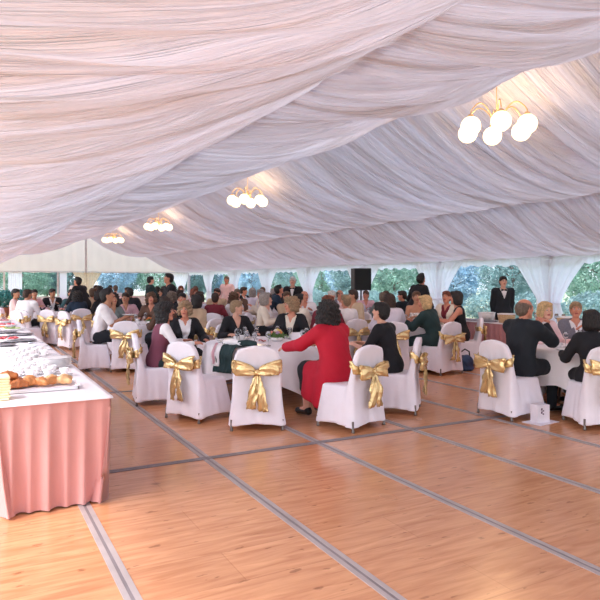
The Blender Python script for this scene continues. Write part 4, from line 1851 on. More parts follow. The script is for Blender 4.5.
PR = {
    'a': proto_person(Pose(lean=8, rh=(.20, .38, .80), lh=(-.18, .40, .80), head=(12, -6, 0), female=True), [sh('white', 1.9, .018)], ('skirt', 'navy'), ('bob', 'black')),
    'b': proto_person(Pose(lean=3, rh=(.10, .34, .86), lh=(-.24, .36, .80), head=(-28, 0, 0), female=False), [sh('white', 1.9, .018)], ('trousers', 'navy'), ('short', 'black')),
    'c': proto_person(Pose(lean=6, rh=(.22, .36, .78), lh=(-.12, .34, .92), head=(30, 2, 0), female=False, build=1.08), [sh('white', 1.9, .012), jk('black', .12)], ('trousers', 'navy'), ('short', 'black')),
    'd': proto_person(Pose(lean=12, rh=(.18, .44, .80), lh=(-.20, .42, .80), head=(-10, -10, 0), female=True, build=1.08), [sh('white', 1.3, .020)], ('skirt', 'grey'), ('curly', 'black')),
}
proto_used = {}
TN = {
    'T6': (T6, 'far left table'), 'T8': (T8, 'table below the leaning waiter'), 'T2': (T2, 'table right of the white tee'),
    'T7': (T7, 'table behind the laughing woman'), 'T5': (T5, 'table behind the crimson coat'), 'T9': (T9, 'table before the black loudspeaker'),
    'T10': (T10, 'table at the middle windows'), 'T11': (T11, 'second table from end wall'), 'T12': (T12, 'table nearest the end wall'),
}
FABW = {'white': 'white', 'pinkw': 'pale pink', 'black': 'black', 'blue': 'dark blue', 'beige': 'beige', 'grey': 'grey tweed', 'cream': 'cream', 'greyt': 'grey-green',
        'lilac': 'lilac', 'teal': 'dull teal', 'wine': 'wine red', 'stripe': 'pink', 'brownc': 'brown', 'navy': 'dark suit', 'green': 'dark green'}
STW = {'short': 'short', 'bob': 'bobbed', 'curly': 'curly', 'big': 'thick', 'long': 'long', 'bun': 'pinned-up', 'balding': 'thinning'}
HCW = {'black': 'black', 'dark': 'dark brown', 'brown': 'brown', 'red': 'auburn', 'blond': 'blonde', 'ash': 'fair', 'grey': 'grey', 'white': 'white', 'greybr': 'grey-brown'}
ROWS = [
    # bearing, distance, table, body, hair style, hair colour, cloth, skin, size
    (33, 16.9, 'T6', 'b', 'short', 'black', 'pinkw', 2, 1.04), (43, 18.3, 'T6', 'b', 'short', 'black', 'stripe', 2, 1.02),
    (51, 15.95, 'T6', 'b', 'short', 'dark', 'white', 2, 1.04), (60, 18.5, 'T6', 'c', 'short', 'black', 'black', 2, 1.03),
    (66, 15.7, 'T6', 'd', 'big', 'black', 'blue', 2, 1.0), (78, 16.4, 'T6', 'd', 'bob', 'black', 'black', 2, 1.0),
    (76, 18.4, 'T6', 'a', 'short', 'dark', 'teal', 1, 1.02),
    (105, 18.6, 'T8', 'a', 'bob', 'brown', 'beige', 1, 1.04), (113, 17.4, 'T8', 'd', 'bob', 'black', 'greyt', 2, 1.02),
    (127, 17.2, 'T8', 'c', 'short', 'black', 'navy', 2, 1.05), (122, 20.0, 'T8', 'b', 'short', 'black', 'white', 2, 1.05),
    (137, 19.9, 'T8', 'b', 'short', 'dark', 'pinkw', 2, 1.05), (146, 18.9, 'T8', 'a', 'long', 'black', 'brownc', 2, 1.03),
    (127, 13.2, 'T2', 'd', 'big', 'black', 'greyt', 2, 1.0), (151, 11.45, 'T2', 'd', 'bob', 'black', 'beige', 1, 1.0),
    (171, 13.2, 'T2', 'c', 'short', 'black', 'black', 1, 1.0), (139, 14.0, 'T2', 'b', 'short', 'dark', 'stripe', 2, 1.0),
    (160, 14.0, 'T2', 'a', 'curly', 'brown', 'brownc', 1, 1.0), (130, 11.95, 'T2', 'a', 'long', 'dark', 'brownc', 1, .98),
    (195, 14.5, 'T7', 'c', 'curly', 'greybr', 'black', 1, 1.0), (189, 15.7, 'T7', 'a', 'short', 'dark', 'cream', 1, 1.03),
    (213, 14.35, 'T7', 'd', 'curly', 'dark', 'lilac', 1, 1.0), (204, 16.9, 'T7', 'a', 'bob', 'red', 'pinkw', 1, 1.06),
    (219, 16.9, 'T7', 'b', 'short', 'dark', 'beige', 1, 1.05), (232, 16.8, 'T7', 'c', 'short', 'greybr', 'brownc', 1, 1.04),
    (247, 16.0, 'T7', 'c', 'short', 'grey', 'cream', 1, 1.04), (243, 14.6, 'T7', 'd', 'curly', 'brown', 'white', 1, 1.0),
    (229, 14.2, 'T7', 'a', 'short', 'dark', 'wine', 1, 1.0),
    (276, 12.7, 'T5', 'a', 'bob', 'grey', 'cream', 0, 1.02), (263, 13.5, 'T5', 'd', 'curly', 'dark', 'white', 0, .98),
    (318, 11.55, 'T5', 'd', 'short', 'black', 'cream', 0, 1.02), (296, 13.9, 'T5', 'b', 'short', 'brown', 'beige', 1, 1.02),
    (313, 14.3, 'T5', 'c', 'balding', 'dark', 'white', 1, 1.03), (329, 14.2, 'T5', 'b', 'short', 'white', 'pinkw', 1, 1.03),
    (343, 13.7, 'T5', 'b', 'short', 'dark', 'beige', 2, 1.05), (352, 12.1, 'T5', 'a', 'short', 'ash', 'white', 1, 1.0),
    (339, 11.6, 'T5', 'c', 'curly', 'red', 'wine', 1, .98),
    (376, 14.5, 'T9', 'b', 'short', 'greybr', 'greyt', 1, 1.0), (358, 14.4, 'T9', 'd', 'short', 'white', 'lilac', 0, 1.0),
    (391, 15.4, 'T9', 'c', 'short', 'dark', 'navy', 1, 1.02), (387, 16.9, 'T9', 'a', 'bob', 'brown', 'cream', 0, 1.0),
    (345, 16.7, 'T9', 'c', 'balding', 'greybr', 'grey', 1, 1.02), (366, 17.4, 'T9', 'b', 'short', 'brown', 'stripe', 1, 1.0),
    (254, 18.0, 'T10', 'a', 'bob', 'grey', 'lilac', 0, 1.05), (249, 19.8, 'T10', 'c', 'short', 'dark', 'navy', 1, 1.06),
    (264, 20.6, 'T10', 'b', 'short', 'brown', 'white', 1, 1.05), (279, 20.3, 'T10', 'd', 'curly', 'red', 'pinkw', 1, 1.05),
    (286, 18.8, 'T10', 'a', 'curly', 'ash', 'wine', 0, 1.04), (272, 17.8, 'T10', 'c', 'short', 'grey', 'black', 1, 1.04),
    (160, 21.6, 'T11', 'c', 'short', 'black', 'black', 2, 1.07), (174, 21.1, 'T11', 'd', 'curly', 'dark', 'teal', 1, 1.07),
    (186, 22.1, 'T11', 'b', 'short', 'brown', 'white', 1, 1.07), (181, 23.7, 'T11', 'a', 'bob', 'red', 'cream', 1, 1.07),
    (163, 23.6, 'T11', 'a', 'long', 'black', 'wine', 2, 1.07),
    (91, 24.4, 'T12', 'b', 'short', 'black', 'navy', 2, 1.08), (97, 26.3, 'T12', 'a', 'bob', 'dark', 'lilac', 2, 1.08),
    (108, 25.9, 'T12', 'c', 'short', 'black', 'teal', 2, 1.08), (111, 24.4, 'T12', 'b', 'short', 'greybr', 'white', 1, 1.08),
    (101, 23.6, 'T12', 'd', 'big', 'black', 'brownc', 2, 1.06),
]
# more diners that fill the depth between the near tables and the far end
rc = random.Random(21)
TABLES_XY = [(q[0].x, q[0].y) for q in TAB]
fixed = [(o.location.x, o.location.y) for o in col.objects if o.parent is None and o.get('category') in ('person', 'chair') and o.name.split('.')[0] in ('person', 'banquet_chair')
         and (abs(o.location.x) + abs(o.location.y)) > 0.1]
seats = []
for row in ROWS:
    tp = TN[row[2]][0]
    p = spot(row[0], row[1])
    v = Vector((p.x - tp.x, p.y - tp.y))
    seats.append([tp, Vector((tp.x, tp.y)) + v.normalized() * min(max(v.length, 1.22), 1.36)])
# nobody sits in anybody else's place
for it in range(160):
    for i, (tp, p) in enumerate(seats):
        push = Vector((0, 0))
        for j, (_, q) in enumerate(seats):
            if j != i:
                d = p - q
                if d.length < 0.66:
                    push += d.normalized() * (0.66 - d.length) * 0.5
        for fx in fixed:
            d = p - Vector(fx)
            if d.length < 0.70:
                push += d.normalized() * (0.70 - d.length) * 0.7
        for txy in TABLES_XY:
            d = p - Vector(txy)
            if d.length < 1.22:
                push += d.normalized() * (1.22 - d.length) * 0.6
        p = p + push
        c = Vector((tp.x, tp.y))
        v = p - c
        seats[i][1] = c + v.normalized() * min(max(v.length, 1.22), 1.60)
for (bear, dist, tb, body, hs, hc, fab, sk, sc), (_, pxy) in zip(ROWS, seats):
    tp, tname = TN[tb]
    p = Vector((pxy.x, pxy.y, 0))
    rz = aim(p, tp, rc.uniform(-14, 14))
    src = PR[body]
    o = src if body not in proto_used else copy_tree(src)
    proto_used[body] = 1
    o.location = p
    o.rotation_euler.z = rz
    o.scale = (sc,) * 3
    who = '%s %s hair in %s' % (STW[hs], HCW[hc], FABW[fab])
    o['label'] = 'person with ' + who + ', at the ' + tname
    o['group'] = 'guests seated at the tables further back'
    for ch in o.children:
        b = ch.name.split('.')[0]
        if b == 'hair':
            ch.data = hair_of(hs)
            set_slot(ch, 0, HAIRM[hc])
        elif b == 'body':
            set_slot(ch, 0, SKINM[sk])
            set_slot(ch, 4, HAIRM[hc])
        elif b == 'jacket':
            set_slot(ch, 0, FAB[fab])
        elif b == 'shirt':
            set_slot(ch, 0, FAB['white' if body == 'c' else fab])
    q = Vector((p.x + math.sin(rz) * 0.04, p.y - math.cos(rz) * 0.04, 0))
    place_chair(q, rz, 'chair under ' + who + ', ' + tname, base_ch)


# ================================================================ chandeliers
GLOBE = bpy.data.materials.new('lit_opal_glass')
GLOBE.use_nodes = True
gb = GLOBE.node_tree.nodes['Principled BSDF']
gb.inputs['Base Color'].default_value = srgb((255, 244, 226)) + (1,)
gb.inputs['Roughness'].default_value = 0.3
gb.inputs['Emission Color'].default_value = srgb((255, 226, 176)) + (1,)
gb.inputs['Emission Strength'].default_value = 2.4


def chandelier(y, label, turn):
    x, zc = XR0, 4.10
    t = thing('chandelier', label, 'chandelier', (x, y, zc), R(turn), 'globe chandeliers under the tent ridge')
    bm = bmesh.new()
    tube(bm, [(0, 0, 0.30), (0, 0, 1.12)], 0.008, 8)
    bmo('cable', bm, M_BRASS, t, True)
    bm = bmesh.new()
    lathe(bm, [(0, -0.04), (0.018, -0.03), (0.035, 0.02), (0.05, 0.08), (0.03, 0.14), (0.022, 0.22), (0.034, 0.26), (0.02, 0.31), (0, 0.33)], 16)
    bmo('hub', bm, M_BRASS, t, True)
    for k in range(6):
        a = 2 * math.pi * k / 6
        ca, sa = math.cos(a), math.sin(a)
        rr = 0.50
        pts = []
        for q in range(13):
            u = q / 12
            r_ = 0.02 + (rr - 0.02) * (u ** 0.9)
            z = 0.10 + 0.26 * math.sin(math.pi * min(1, u * 0.93)) ** 0.9 + (0.10 if u > .9 else 0.10 * u) * 0.6
            pts.append((r_ * ca, r_ * sa, z))
        pts.append((rr * ca, rr * sa, 0.165))
        bm = bmesh.new()
        tube(bm, pts, 0.011, 8)
        arm = bmo('arm', bm, M_BRASS, t, True)
        bm = bmesh.new()
        lathe(bm, [(0, 0.19), (0.035, 0.19), (0.05, 0.165), (0.055, 0.14), (0.045, 0.135), (0, 0.135)], 16, (rr * ca, rr * sa, 0))
        bmo('socket', bm, M_BRASS, arm, True)
        bm = bmesh.new()
        bmesh.ops.create_uvsphere(bm, u_segments=24, v_segments=14, radius=0.158)
        for v in bm.verts:
            v.co += Vector((rr * ca, rr * sa, 0))
        bmo('globe', bm, GLOBE, t, True)
    ld = bpy.data.lights.new('chandelier_light', 'POINT')
    ld.energy = 60
    ld.color = (1.0, 0.60, 0.30)
    ld.shadow_soft_size = 0.25
    lo = bpy.data.objects.new('chandelier_light', ld)
    col.objects.link(lo)
    lo.parent = t
    lo.location = (0, 0, -0.02)
    return t


cl = ['globe chandelier nearest the viewer, largest of the four, with six round lamps', 'second chandelier of six globes, above the front table',
      'third chandelier of globes, smaller than the one above the front table', 'smallest and farthest globe chandelier, nearest the end wall']
for i, y in enumerate((7.38, 17.6, 27.8, 37.8)):
    chandelier(y, cl[i], -8 + i * 3)


# ================================================================ small things on the tables
def plate_bm(bm, r=0.13, off=(0, 0, 0)):
    lathe(bm, [(0, 0.004), (r * .55, 0.004), (r * .62, 0.001), (r * .66, 0.006), (r, 0.018), (r * .99, 0.022), (r * .68, 0.011), (r * .6, 0.009), (0, 0.009)], 24, off)


def plate(p, label, r=0.13, group=None, food=None):
    bm = bmesh.new()
    plate_bm(bm, r)
    o = bmo('plate', bm, M_CHINA, None, True)
    o.location = p
    tag(o, label, 'plate', group)
    return o


def glass(p, label, h=0.19, group=None):
    t = thing('wine_glass', label, 'glass', p, 0, group)
    bm = bmesh.new()
    lathe(bm, [(0, 0.0), (0.034, 0.0), (0.034, 0.003), (0.006, 0.009), (0.0045, 0.02), (0.0045, h * .48), (0.012, h * .52), (0.033, h * .66), (0.037, h * .8), (0.030, h),
               (0.0285, h), (0.0355, h * .8), (0.0315, h * .67), (0.010, h * .545), (0, h * .535)], 16)
    bmo('bowl', bm, M_GLASS, t, True)
    return t


def cup(p, label, group=None):
    t = thing('tea_cup', label, 'cup', p, 0, group)
    bm = bmesh.new()
    lathe(bm, [(0, .012), (.024, .010), (.030, .022), (.040, .055), (.042, .070), (.0395, .070), (.037, .055), (.027, .024), (0, .020)], 18)
    bmo('bowl', bm, M_CHINA, t, True)
    bm = bmesh.new()
    tube(bm, [(.038, 0, .060), (.060, 0, .058), (.064, 0, .040), (.050, 0, .026), (.031, 0, .028)], .004, 6)
    bmo('handle', bm, M_CHINA, t, True)
    bm = bmesh.new()
    lathe(bm, [(0, 0), (.03, 0), (.072, .010), (.071, .013), (.03, .006), (0, .006)], 20)
    bmo('saucer', bm, M_CHINA, t, True)
    return t


TZ = 0.7525
seatn = [('laughing woman', 195, 9.15), ('woman in black shirt', 236, 9.35), ('curly-haired woman', 287, 9.35), ('woman in crimson', 312, 8.25), ('vest wearer', 212, 8.75),
         ('empty chair with wide bow', 258, 8.15), ('short-haired woman in black', 330, 8.75), ('empty chair beside the jacket', 226, 8.3)]
for i, (nm, b_, d_) in enumerate(seatn):
    p = spot(b_, d_, TZ)
    p = Vector((T1.x, T1.y, TZ)) + (p - Vector((T1.x, T1.y, TZ))).normalized() * 0.66
    d = (Vector((T1.x, T1.y, 0)) - Vector((p.x, p.y, 0))).normalized()
    s = Vector((d.y, -d.x, 0))
    plate(p, 'white plate on the front table before the ' + nm, 0.125, 'plates on the front table')
    for k in range(2 if i in (1, 2, 4, 5) else 1):
        glass(p + d * (0.17 + 0.02 * k) + s * (0.10 - 0.20 * k), 'stemmed %s glass on the front table before the %s' % (['water', 'wine'][k], nm), 0.17 + 0.02 * (1 - k), 'glasses on the front table')
    if i % 2 == 0:
        cup(p + d * 0.14 - s * 0.12, 'white cup and saucer on the front table before the ' + nm, 'cups on the front table')
    for k, (nn, sg) in enumerate((('fork', -1), ('knife', 1))):
        bm = bmesh.new()
        a = s * sg * 0.155
        if nn == 'knife':
            tube(bm, [a - d * .09, a + d * .0, a + d * .10], [.005, .004, .0065], 6)
        else:
            tube(bm, [a - d * .09, a + d * .04], [.005, .003], 6)
            for q in (-1, 0, 1):
                tube(bm, [a + d * .04 + s * q * .002, a + d * .06 + s * q * .007, a + d * .10 + s * q * .007], .0016, 5)
        o = bmo(nn, bm, M_STEEL, None, True)
        o.location = p + Vector((0, 0, 0.006))
        tag(o, 'steel %s on the front table before the %s' % (nn, nm), nn, 'cutlery on the front table')

# flower bowl
fp = spot(277, 8.85, TZ)
ft = thing('flower_arrangement', 'low arrangement of pink, yellow and orange blooms in the middle of the front table', 'flowers', fp)
bm = bmesh.new()
lathe(bm, [(0, 0), (.06, 0), (.10, .03), (.11, .06), (.10, .06), (.09, .035), (0, .03)], 20)
bmo('bowl', bm, M_CHINA, ft, True)
link_mesh('greenery', foliage_mesh('greenery', 260, (.15, .15, .06), .022, 7, .4), mat('fresh_leaf', (92, 128, 70), .6, var=.3), ft, False).location = (0, 0, .08)
rf = random.Random(9)
FC = [mat('pink_petals', (238, 160, 150), .6), mat('yellow_petals', (240, 214, 110), .6), mat('orange_petals', (232, 140, 80), .6), mat('cream_petals', (244, 232, 210), .6), mat('lilac_petals', (196, 160, 196), .6)]


def bloom(bm, c, r):
    for ring, (n, rr, zz) in enumerate(((7, 1.0, 0.0), (5, .68, .25), (3, .35, .45))):
        for k in range(n):
            a = 2 * math.pi * k / n + ring
            m = Matrix.Translation(Vector(c) + Vector((math.cos(a) * r * rr * .6, math.sin(a) * r * rr * .6, zz * r))) @ Matrix.Rotation(a, 4, 'Z') @ Matrix.Rotation(R(-35 - ring * 20), 4, 'Y') @ Matrix.Diagonal((r * .55, r * .42, r * .12, 1))
            bmesh.ops.create_icosphere(bm, subdivisions=1, radius=1, matrix=m)


for k in range(15):
    a = rf.uniform(0, 6.28)
    q = math.sqrt(rf.random()) * .125
    bm = bmesh.new()
    bloom(bm, (q * math.cos(a), q * math.sin(a), .155 - q * .45), rf.uniform(.028, .042))
    bmo('bloom', bm, FC[k % 5], ft, True)

# white folded card box and menu cards on the front table
cp = spot(297, 8.75, TZ)
ct = thing('menu_card', 'upright white folded card standing beside the flowers on the front table', 'card', cp, look(14))
vs = [(-.075, .03, 0), (.075, .03, 0), (.075, 0, .135), (-.075, 0, .135), (-.075, -.03, 0), (.075, -.03, 0)]
me_ = pyd('card', vs, [(0, 1, 2, 3), (3, 2, 5, 4)], M_CLOTH, ct, False)
sm = me_.modifiers.new('thick', 'SOLIDIFY')
sm.thickness = .002
bm = bmesh.new()
for (x, z, r_) in ((.03, .05, .012), (.045, .065, .009), (.02, .07, .008), (.038, .038, .007)):
    lathe(bm, [(0, 0), (r_, 0), (r_, .001), (0, .001)], 10, (x, 0, z))
for v in bm.verts:
    x, y, z = v.co
    v.co = Vector((x, -.03 + (z / .135) * .03 - .0025 + 0, z))
bmo('printed_spots', bm, mat('red_print', (196, 40, 60), .6), ct)


def napkin(p, rz, label, m, s=.1, grp=None):
    n = 10
    vs, fs = [], []
    for i in range(n + 1):
        for j in range(n + 1):
            x, y = (i / n - .5) * s * 2, (j / n - .5) * s * 2
            z = .012 + .018 * abs(math.sin(x * 40 + y * 18)) * (1 - .3 * i / n) + .01 * math.sin(y * 60)
            vs.append((x * (1 - .3 * abs(y / s)), y, z))
    for i in range(n):
        for j in range(n):
            a = i * (n + 1) + j
            fs.append((a, a + n + 1, a + n + 2, a + 1))
    o = pyd('napkin', vs, fs, m)
    md = o.modifiers.new('thick', 'SOLIDIFY')
    md.thickness = .004
    o.location = p
    o.rotation_euler.z = rz
    return tag(o, label, 'napkin', grp)


napkin(spot(243, 8.55, TZ), .4, 'crumpled white napkin near the empty chair on the front table', M_CLOTH, .07)
napkin(spot(262, 8.75, TZ), 1.4, 'small dusty red napkin left of the flowers on the front table', mat('dusty_red_paper', (198, 96, 92), .8), .05)
napkin(spot(302, 8.3, TZ), .9, 'crumpled pink napkin by the crimson sleeve', M_PINK, .05)

# dark green jacket with white and pink lining over the table edge
def draped(name, label, cat, base, rz, w, fab, lining):
    """garment hanging over an edge: sleeves, body and turned-back lining"""
    t = thing(name, label, cat, base, rz)
    n, k = 24, 26
    def sheet(nm, x0, x1, prof, m, off=0.0, seed=0):
        vs, fs = [], []
        pts = prof
        for i in range(n + 1):
            u = i / n
            for j, (y, z) in enumerate(pts):
                f = .012 * math.sin(u * 13 + j * .25 + seed) + .008 * math.sin(u * 29 + seed * 2)
                fr = j / (len(pts) - 1)
                taper = 1 + .12 * math.sin(fr * 3 + seed)
                xc = (x0 + x1) / 2
                vs.append((xc + (x0 + (x1 - x0) * u - xc) * taper, y - (abs(f) + off) * (1 if z < -.01 else .2), z + (abs(f) + off if z > -.01 else 0)))
        L = len(pts)
        for i in range(n):
            for j in range(L - 1):
                a = i * L + j
                fs.append((a, a + L, a + L + 1, a + 1))
        o = pyd(nm, vs, fs, m, t)
        md = o.modifiers.new('thick', 'SOLIDIFY')
        md.thickness = .008
        md.offset = 1
        return o
    prof = [(.26 - .26 * q / 9, .012) for q in range(10)] + [(-.02, .004), (-.045, -.02), (-.055, -.05)] + [(-.06 - .01 * math.sin(q * .7), -.05 - .27 * q / 12) for q in range(1, 13)]
    sheet('body', -w / 2, w / 2, prof, fab, .006, 1)
    sheet('lining_band', -w / 2 - .02, -w / 2 + .13, [(y - .012, z + .012) for y, z in prof[8:-3]], lining[0], .008, 2)
    sheet('lining_stripe', -w / 2 + .02, -w / 2 + .05, [(y - .020, z + .016) for y, z in prof[9:-4]], lining[1], .010, 3)
    for q, (x, y) in enumerate(((-.10, .12), (.12, .16))):
        bm = bmesh.new()
        tube(bm, [(x, y - .06, .045), (x + .10, y, .055), (x + .20, y + .03, .045), (x + .26, y - .04, .035)], [.04, .045, .04, .032], 10)
        bmo('sleeve', bm, fab if q else lining[0], t, True)
    return t


jb = Vector((T1.x, T1.y, TZ + .006)) + (spot(218, 7.85, 0) - Vector((T1.x, T1.y, 0))).normalized() * .955
draped('draped_jacket', 'dark green jacket with white and pink striped lining slung over the front table edge', 'jacket', jb,
       facing(jb, T1), .34, FAB['green'], (FAB['white'], FAB['stripe']))

# grey jacket hung over a far left chair
c6 = CH['l6']
j6 = thing('hanging_jacket', 'grey jacket hung over the back of a far left chair', 'jacket', (c6.location.x, c6.location.y, 0), c6.rotation_euler.z)
V_ = Field((-.36, -.45, .25), (.36, -.05, 1.0), .016)
V_.cone((-.22, -.27, .86), .07, (.22, -.27, .86), .07, 0)
V_.cone((-.15, -.31, .80), .10, (-.16, -.34, .42), .11, .04, .5)
V_.cone((.15, -.31, .80), .10, (.16, -.34, .42), .11, .04, .5)
V_.cone((-.26, -.25, .82), .055, (-.29, -.27, .42), .045, .02)
V_.cone((.26, -.25, .82), .055, (.29, -.27, .42), .045, .02)
v, q = V_.skin()
link_mesh('cloth', mesh_np('cloth', v, q), mat('charcoal_cloth', (74, 74, 84), .9), j6)

# white printed carrier box on the floor by the balding man
b0 = spot(540, 7.05)
bx = thing('gift_box', 'small white paper carrier box on the floor between the two right-hand chairs', 'box', (b0.x, b0.y, .006), look(20))
bm = bmesh.new()
box(bm, -.085, .085, -.06, .06, .0, .20, .003)
bmo('box_body', bm, mat('white_card', (232, 226, 234), .6), bx)
bm = bmesh.new()
for q in range(6):
    a = q * 1.05
    bmesh.ops.create_icosphere(bm, subdivisions=1, radius=1, matrix=Matrix.Translation((-.02 + .014 * math.cos(a * 2), -.0605, .10 + .012 * q)) @ Matrix.Diagonal((.014, .0012, .009, 1)))
bmo('printed_emblem', bm, mat('plum_print', (84, 50, 74), .6), bx, True)
bm = bmesh.new()
box(bm, -.17, .19, -.12, .12, 0, .005, .001)
o = bmo('paper_sheet', bm, mat('white_card', (232, 226, 234)))
o.location = (b0.x, b0.y, 0.0005)
o.rotation_euler.z = look(35)
tag(o, 'white paper sheet lying on the floor under the small carrier box', 'paper')

# blue and black bag on the floor behind the blonde's chair
hb = spot(465, 11.15)
bg = thing('handbag', 'dark blue soft bag standing on the floor beside the chair of the green coat', 'bag', (hb.x, hb.y, 0), look(20))
G = Field((-.22, -.16, -.01), (.22, .16, .42), .011)
G.ell((0, 0, .14), (.17, .10, .15), 0)
G.ell((.02, 0, .04), (.17, .11, .05), .03)
G.f = np.maximum(G.f, -G.grid(tuple(slice(0, n) for n in G.n))[2]).astype(np.float32)
v, q = G.skin()
v = v + (np.sin(v[:, 0:1] * 50 + v[:, 2:3] * 40) * .005)
v[:, 2] = np.maximum(v[:, 2], 0.001)
link_mesh('bag_body', mesh_np('bag_body', v, q), mat('dark_blue_nylon', (34, 60, 98), .45, var=.4, scale=9), bg)
bm = bmesh.new()
tube(bm, [(-.10, 0, .24), (-.09, 0, .34), (0, 0, .39), (.09, 0, .34), (.10, 0, .24)], .012, 8)
bmo('handle', bm, FAB['black'], bg, True)

# black loudspeaker on a stand in front of a post
lp = spot(361, 23.6)
ls = thing('loudspeaker', 'large black loudspeaker on a stand before the long window wall', 'loudspeaker', (lp.x, lp.y, 0), look(190))
bm = bmesh.new()
box(bm, -.33, .33, -.28, .28, 1.28, 2.12, .02)
bmo('cabinet', bm, mat('black_cabinet', (20, 24, 28), .5), ls)
bm = bmesh.new()
box(bm, -.29, .29, .28, .292, 1.33, 2.07, .004)
bmo('grille', bm, mat('black_grille', (26, 34, 36), .8), ls)
bm = bmesh.new()
tube(bm, [(0, 0, .25), (0, 0, 1.28)], .03, 10)
bmo('pole', bm, FAB['black'], ls, True)
for a in (0, 2.09, 4.19):
    bm = bmesh.new()
    tube(bm, [(0, 0, .45), (.45 * math.cos(a), .45 * math.sin(a), .015)], .014, 8)
    bmo('leg', bm, FAB['black'], ls, True)

# far side buffet behind the waitress: low table with a lit display box
dp = spot(398, 17.4)
dt = thing('side_table', 'small white-clothed side table behind the bending waitress', 'table', (dp.x, dp.y, 0), look(0))
bm = bmesh.new()
box(bm, -.7, .7, -.3, .3, .70, .74, .005)
bmo('tabletop', bm, M_CLOTH, dt)
skirt('pleated_skirt', [(-.7, -.3), (.7, -.3), (.7, .3), (-.7, .3), (-.7, -.3)], .02, .735, M_CLOTH, dt, pitch=.15, amp=.015, seed=3)
db = thing('display_box', 'white and orange display box on the side table behind the bending waitress', 'box', (dp.x, dp.y, .742), look(4))
bm = bmesh.new()
box(bm, -.22, .22, -.12, .12, 0, .30, .01)
bmo('box_body', bm, M_CHINA, db)
bm = bmesh.new()
box(bm, -.19, .19, -.126, -.12, .03, .15, .002)
bmo('front_panel', bm, mat('orange_panel', (240, 170, 96), .5), db)

# ---------------------------------------------------------------- serving table goods
W_ = mat('woven_cane', (206, 170, 130), .8, var=.25, scale=60, bump=.6, bscale=80)
bl = ['white lidded tray box at the left end of the serving table', 'tan wicker basket in front of the waiter', 'tan wicker basket on the serving table right of the balding man']
for i, (x, y, w, m) in enumerate(((9.55, 9.55, .17, M_CHINA), (9.52, 8.98, .17, W_), (9.62, 7.62, .18, W_))):
    t = thing('serving_basket', bl[i], 'basket', (x, y, SZ + .004), 0, None)
    bm = bmesh.new()
    lathe(bm, [(0, 0), (w * .85, 0), (w, .12), (w * 1.02, .17), (w * .96, .17), (w * .9, .10), (0, .02)], 20)
    bmo('basket_body', bm, m, t, True)
    bm = bmesh.new()
    lathe(bm, [(w * .90, .165), (w * 1.05, .165), (w * 1.06, .185), (w * .9, .185), (w * .90, .165)], 20)
    bmo('rim', bm, M_CHINA, t, True)
for i, (x, y, r_) in enumerate(((9.42, 9.9, .2), (9.42, 9.35, .22), (9.40, 8.65, .2), (9.5, 7.2, .2))):
    bm = bmesh.new()
    lathe(bm, [(0, .004), (r_ * .8, .004), (r_, .02), (r_ * .98, .024), (r_ * .8, .010), (0, .010)], 28, (0, 0, 0), .65)
    o = bmo('oval_tray', bm, M_STEEL, None, True)
    o.location = (x, y, SZ + .003)
    o.rotation_euler.z = R(90)
    tag(o, 'silver oval tray on the serving table, %s from its far end' % ordn[i], 'tray', 'silver trays on the serving table')
for i in range(7):
    t = cup(Vector((9.28 + .14 * (i % 2), 8.55 - .17 * i, SZ + .003)), 'dark-filled cup on the serving table, %s from the far end' % ordn[i], 'cups on the serving table')
    bm = bmesh.new()
    lathe(bm, [(0, .060), (.037, .060), (.037, .062), (0, .064)], 14)
    bmo('coffee', bm, mat('coffee', (50, 30, 22), .2), t, True)
for i in range(5):
    glass(Vector((9.75, 8.45 - .16 * i, SZ + .003)), 'tall clear glass on the serving table, %s from the waiter' % ordn[i], .22, 'glasses on the serving table')

# ---------------------------------------------------------------- buffet goods
def at_buffet(x, y):
    return Vector((x, y, BZ + .004))


tr = thing('bread_tray', 'white-lined rectangular tray of bread rolls at the near end of the buffet', 'tray', at_buffet(.455, 5.12), 0)
bm = bmesh.new()
box(bm, -.285, .285, -.15, .15, 0, .010, .003)
for (x0, x1, y0, y1) in ((-.29, .29, -.158, -.145), (-.29, .29, .145, .158), (-.29, -.277, -.158, .158), (.277, .29, -.158, .158)):
    box(bm, x0, x1, y0, y1, .0, .024, .002)
bmo('tray_body', bm, M_CHINA, tr)
vs, fs = [], []
for i in range(31):
    for j in range(17):
        x, y = -.30 + .6 * i / 30, -.175 + .35 * j / 16
        ed = max(0, abs(x) - .26) / .04 + max(0, abs(y) - .135) / .04
        vs.append((x, y, .014 + .004 * math.sin(x * 30) * math.sin(y * 44) + .016 * min(ed, 1)))
for i in range(30):
    for j in range(16):
        a = i * 17 + j
        fs.append((a, a + 17, a + 18, a + 1))
pyd('linen', vs, fs, M_CLOTH, tr)
BR = [mat('brown_crust', (168, 98, 52), .45, var=.35, scale=14, bump=.3), mat('golden_crust', (200, 132, 76), .45, var=.3, scale=14, bump=.3), mat('pale_crust', (224, 176, 126), .5, var=.2, scale=14, bump=.3)]
rb = random.Random(3)
rolls = [(-.22, .045, 0, .055, 1), (-.225, -.035, 0, .056, 0), (-.14, .03, 0, .058, 0), (-.13, -.05, 0, .052, 1), (-.055, .0, 1, .056, 1), (-.04, .075, 1, .05, 0), (.035, -.01, 1, .054, 1),
         (.115, .0, 1, .056, 1), (.12, .07, 2, .05, 1), (.19, -.015, 2, .054, 1), (.21, .06, 2, .05, 1), (-.20, .0, 0, .05, 2)]
posw = ['at the left end', 'at the front left corner', 'second from the left', 'in front, second from the left', 'left of the middle', 'behind the middle', 'in the middle', 'right of the middle',
        'behind, right of the middle', 'near the right end', 'at the far right corner', 'on top of the leftmost ones']
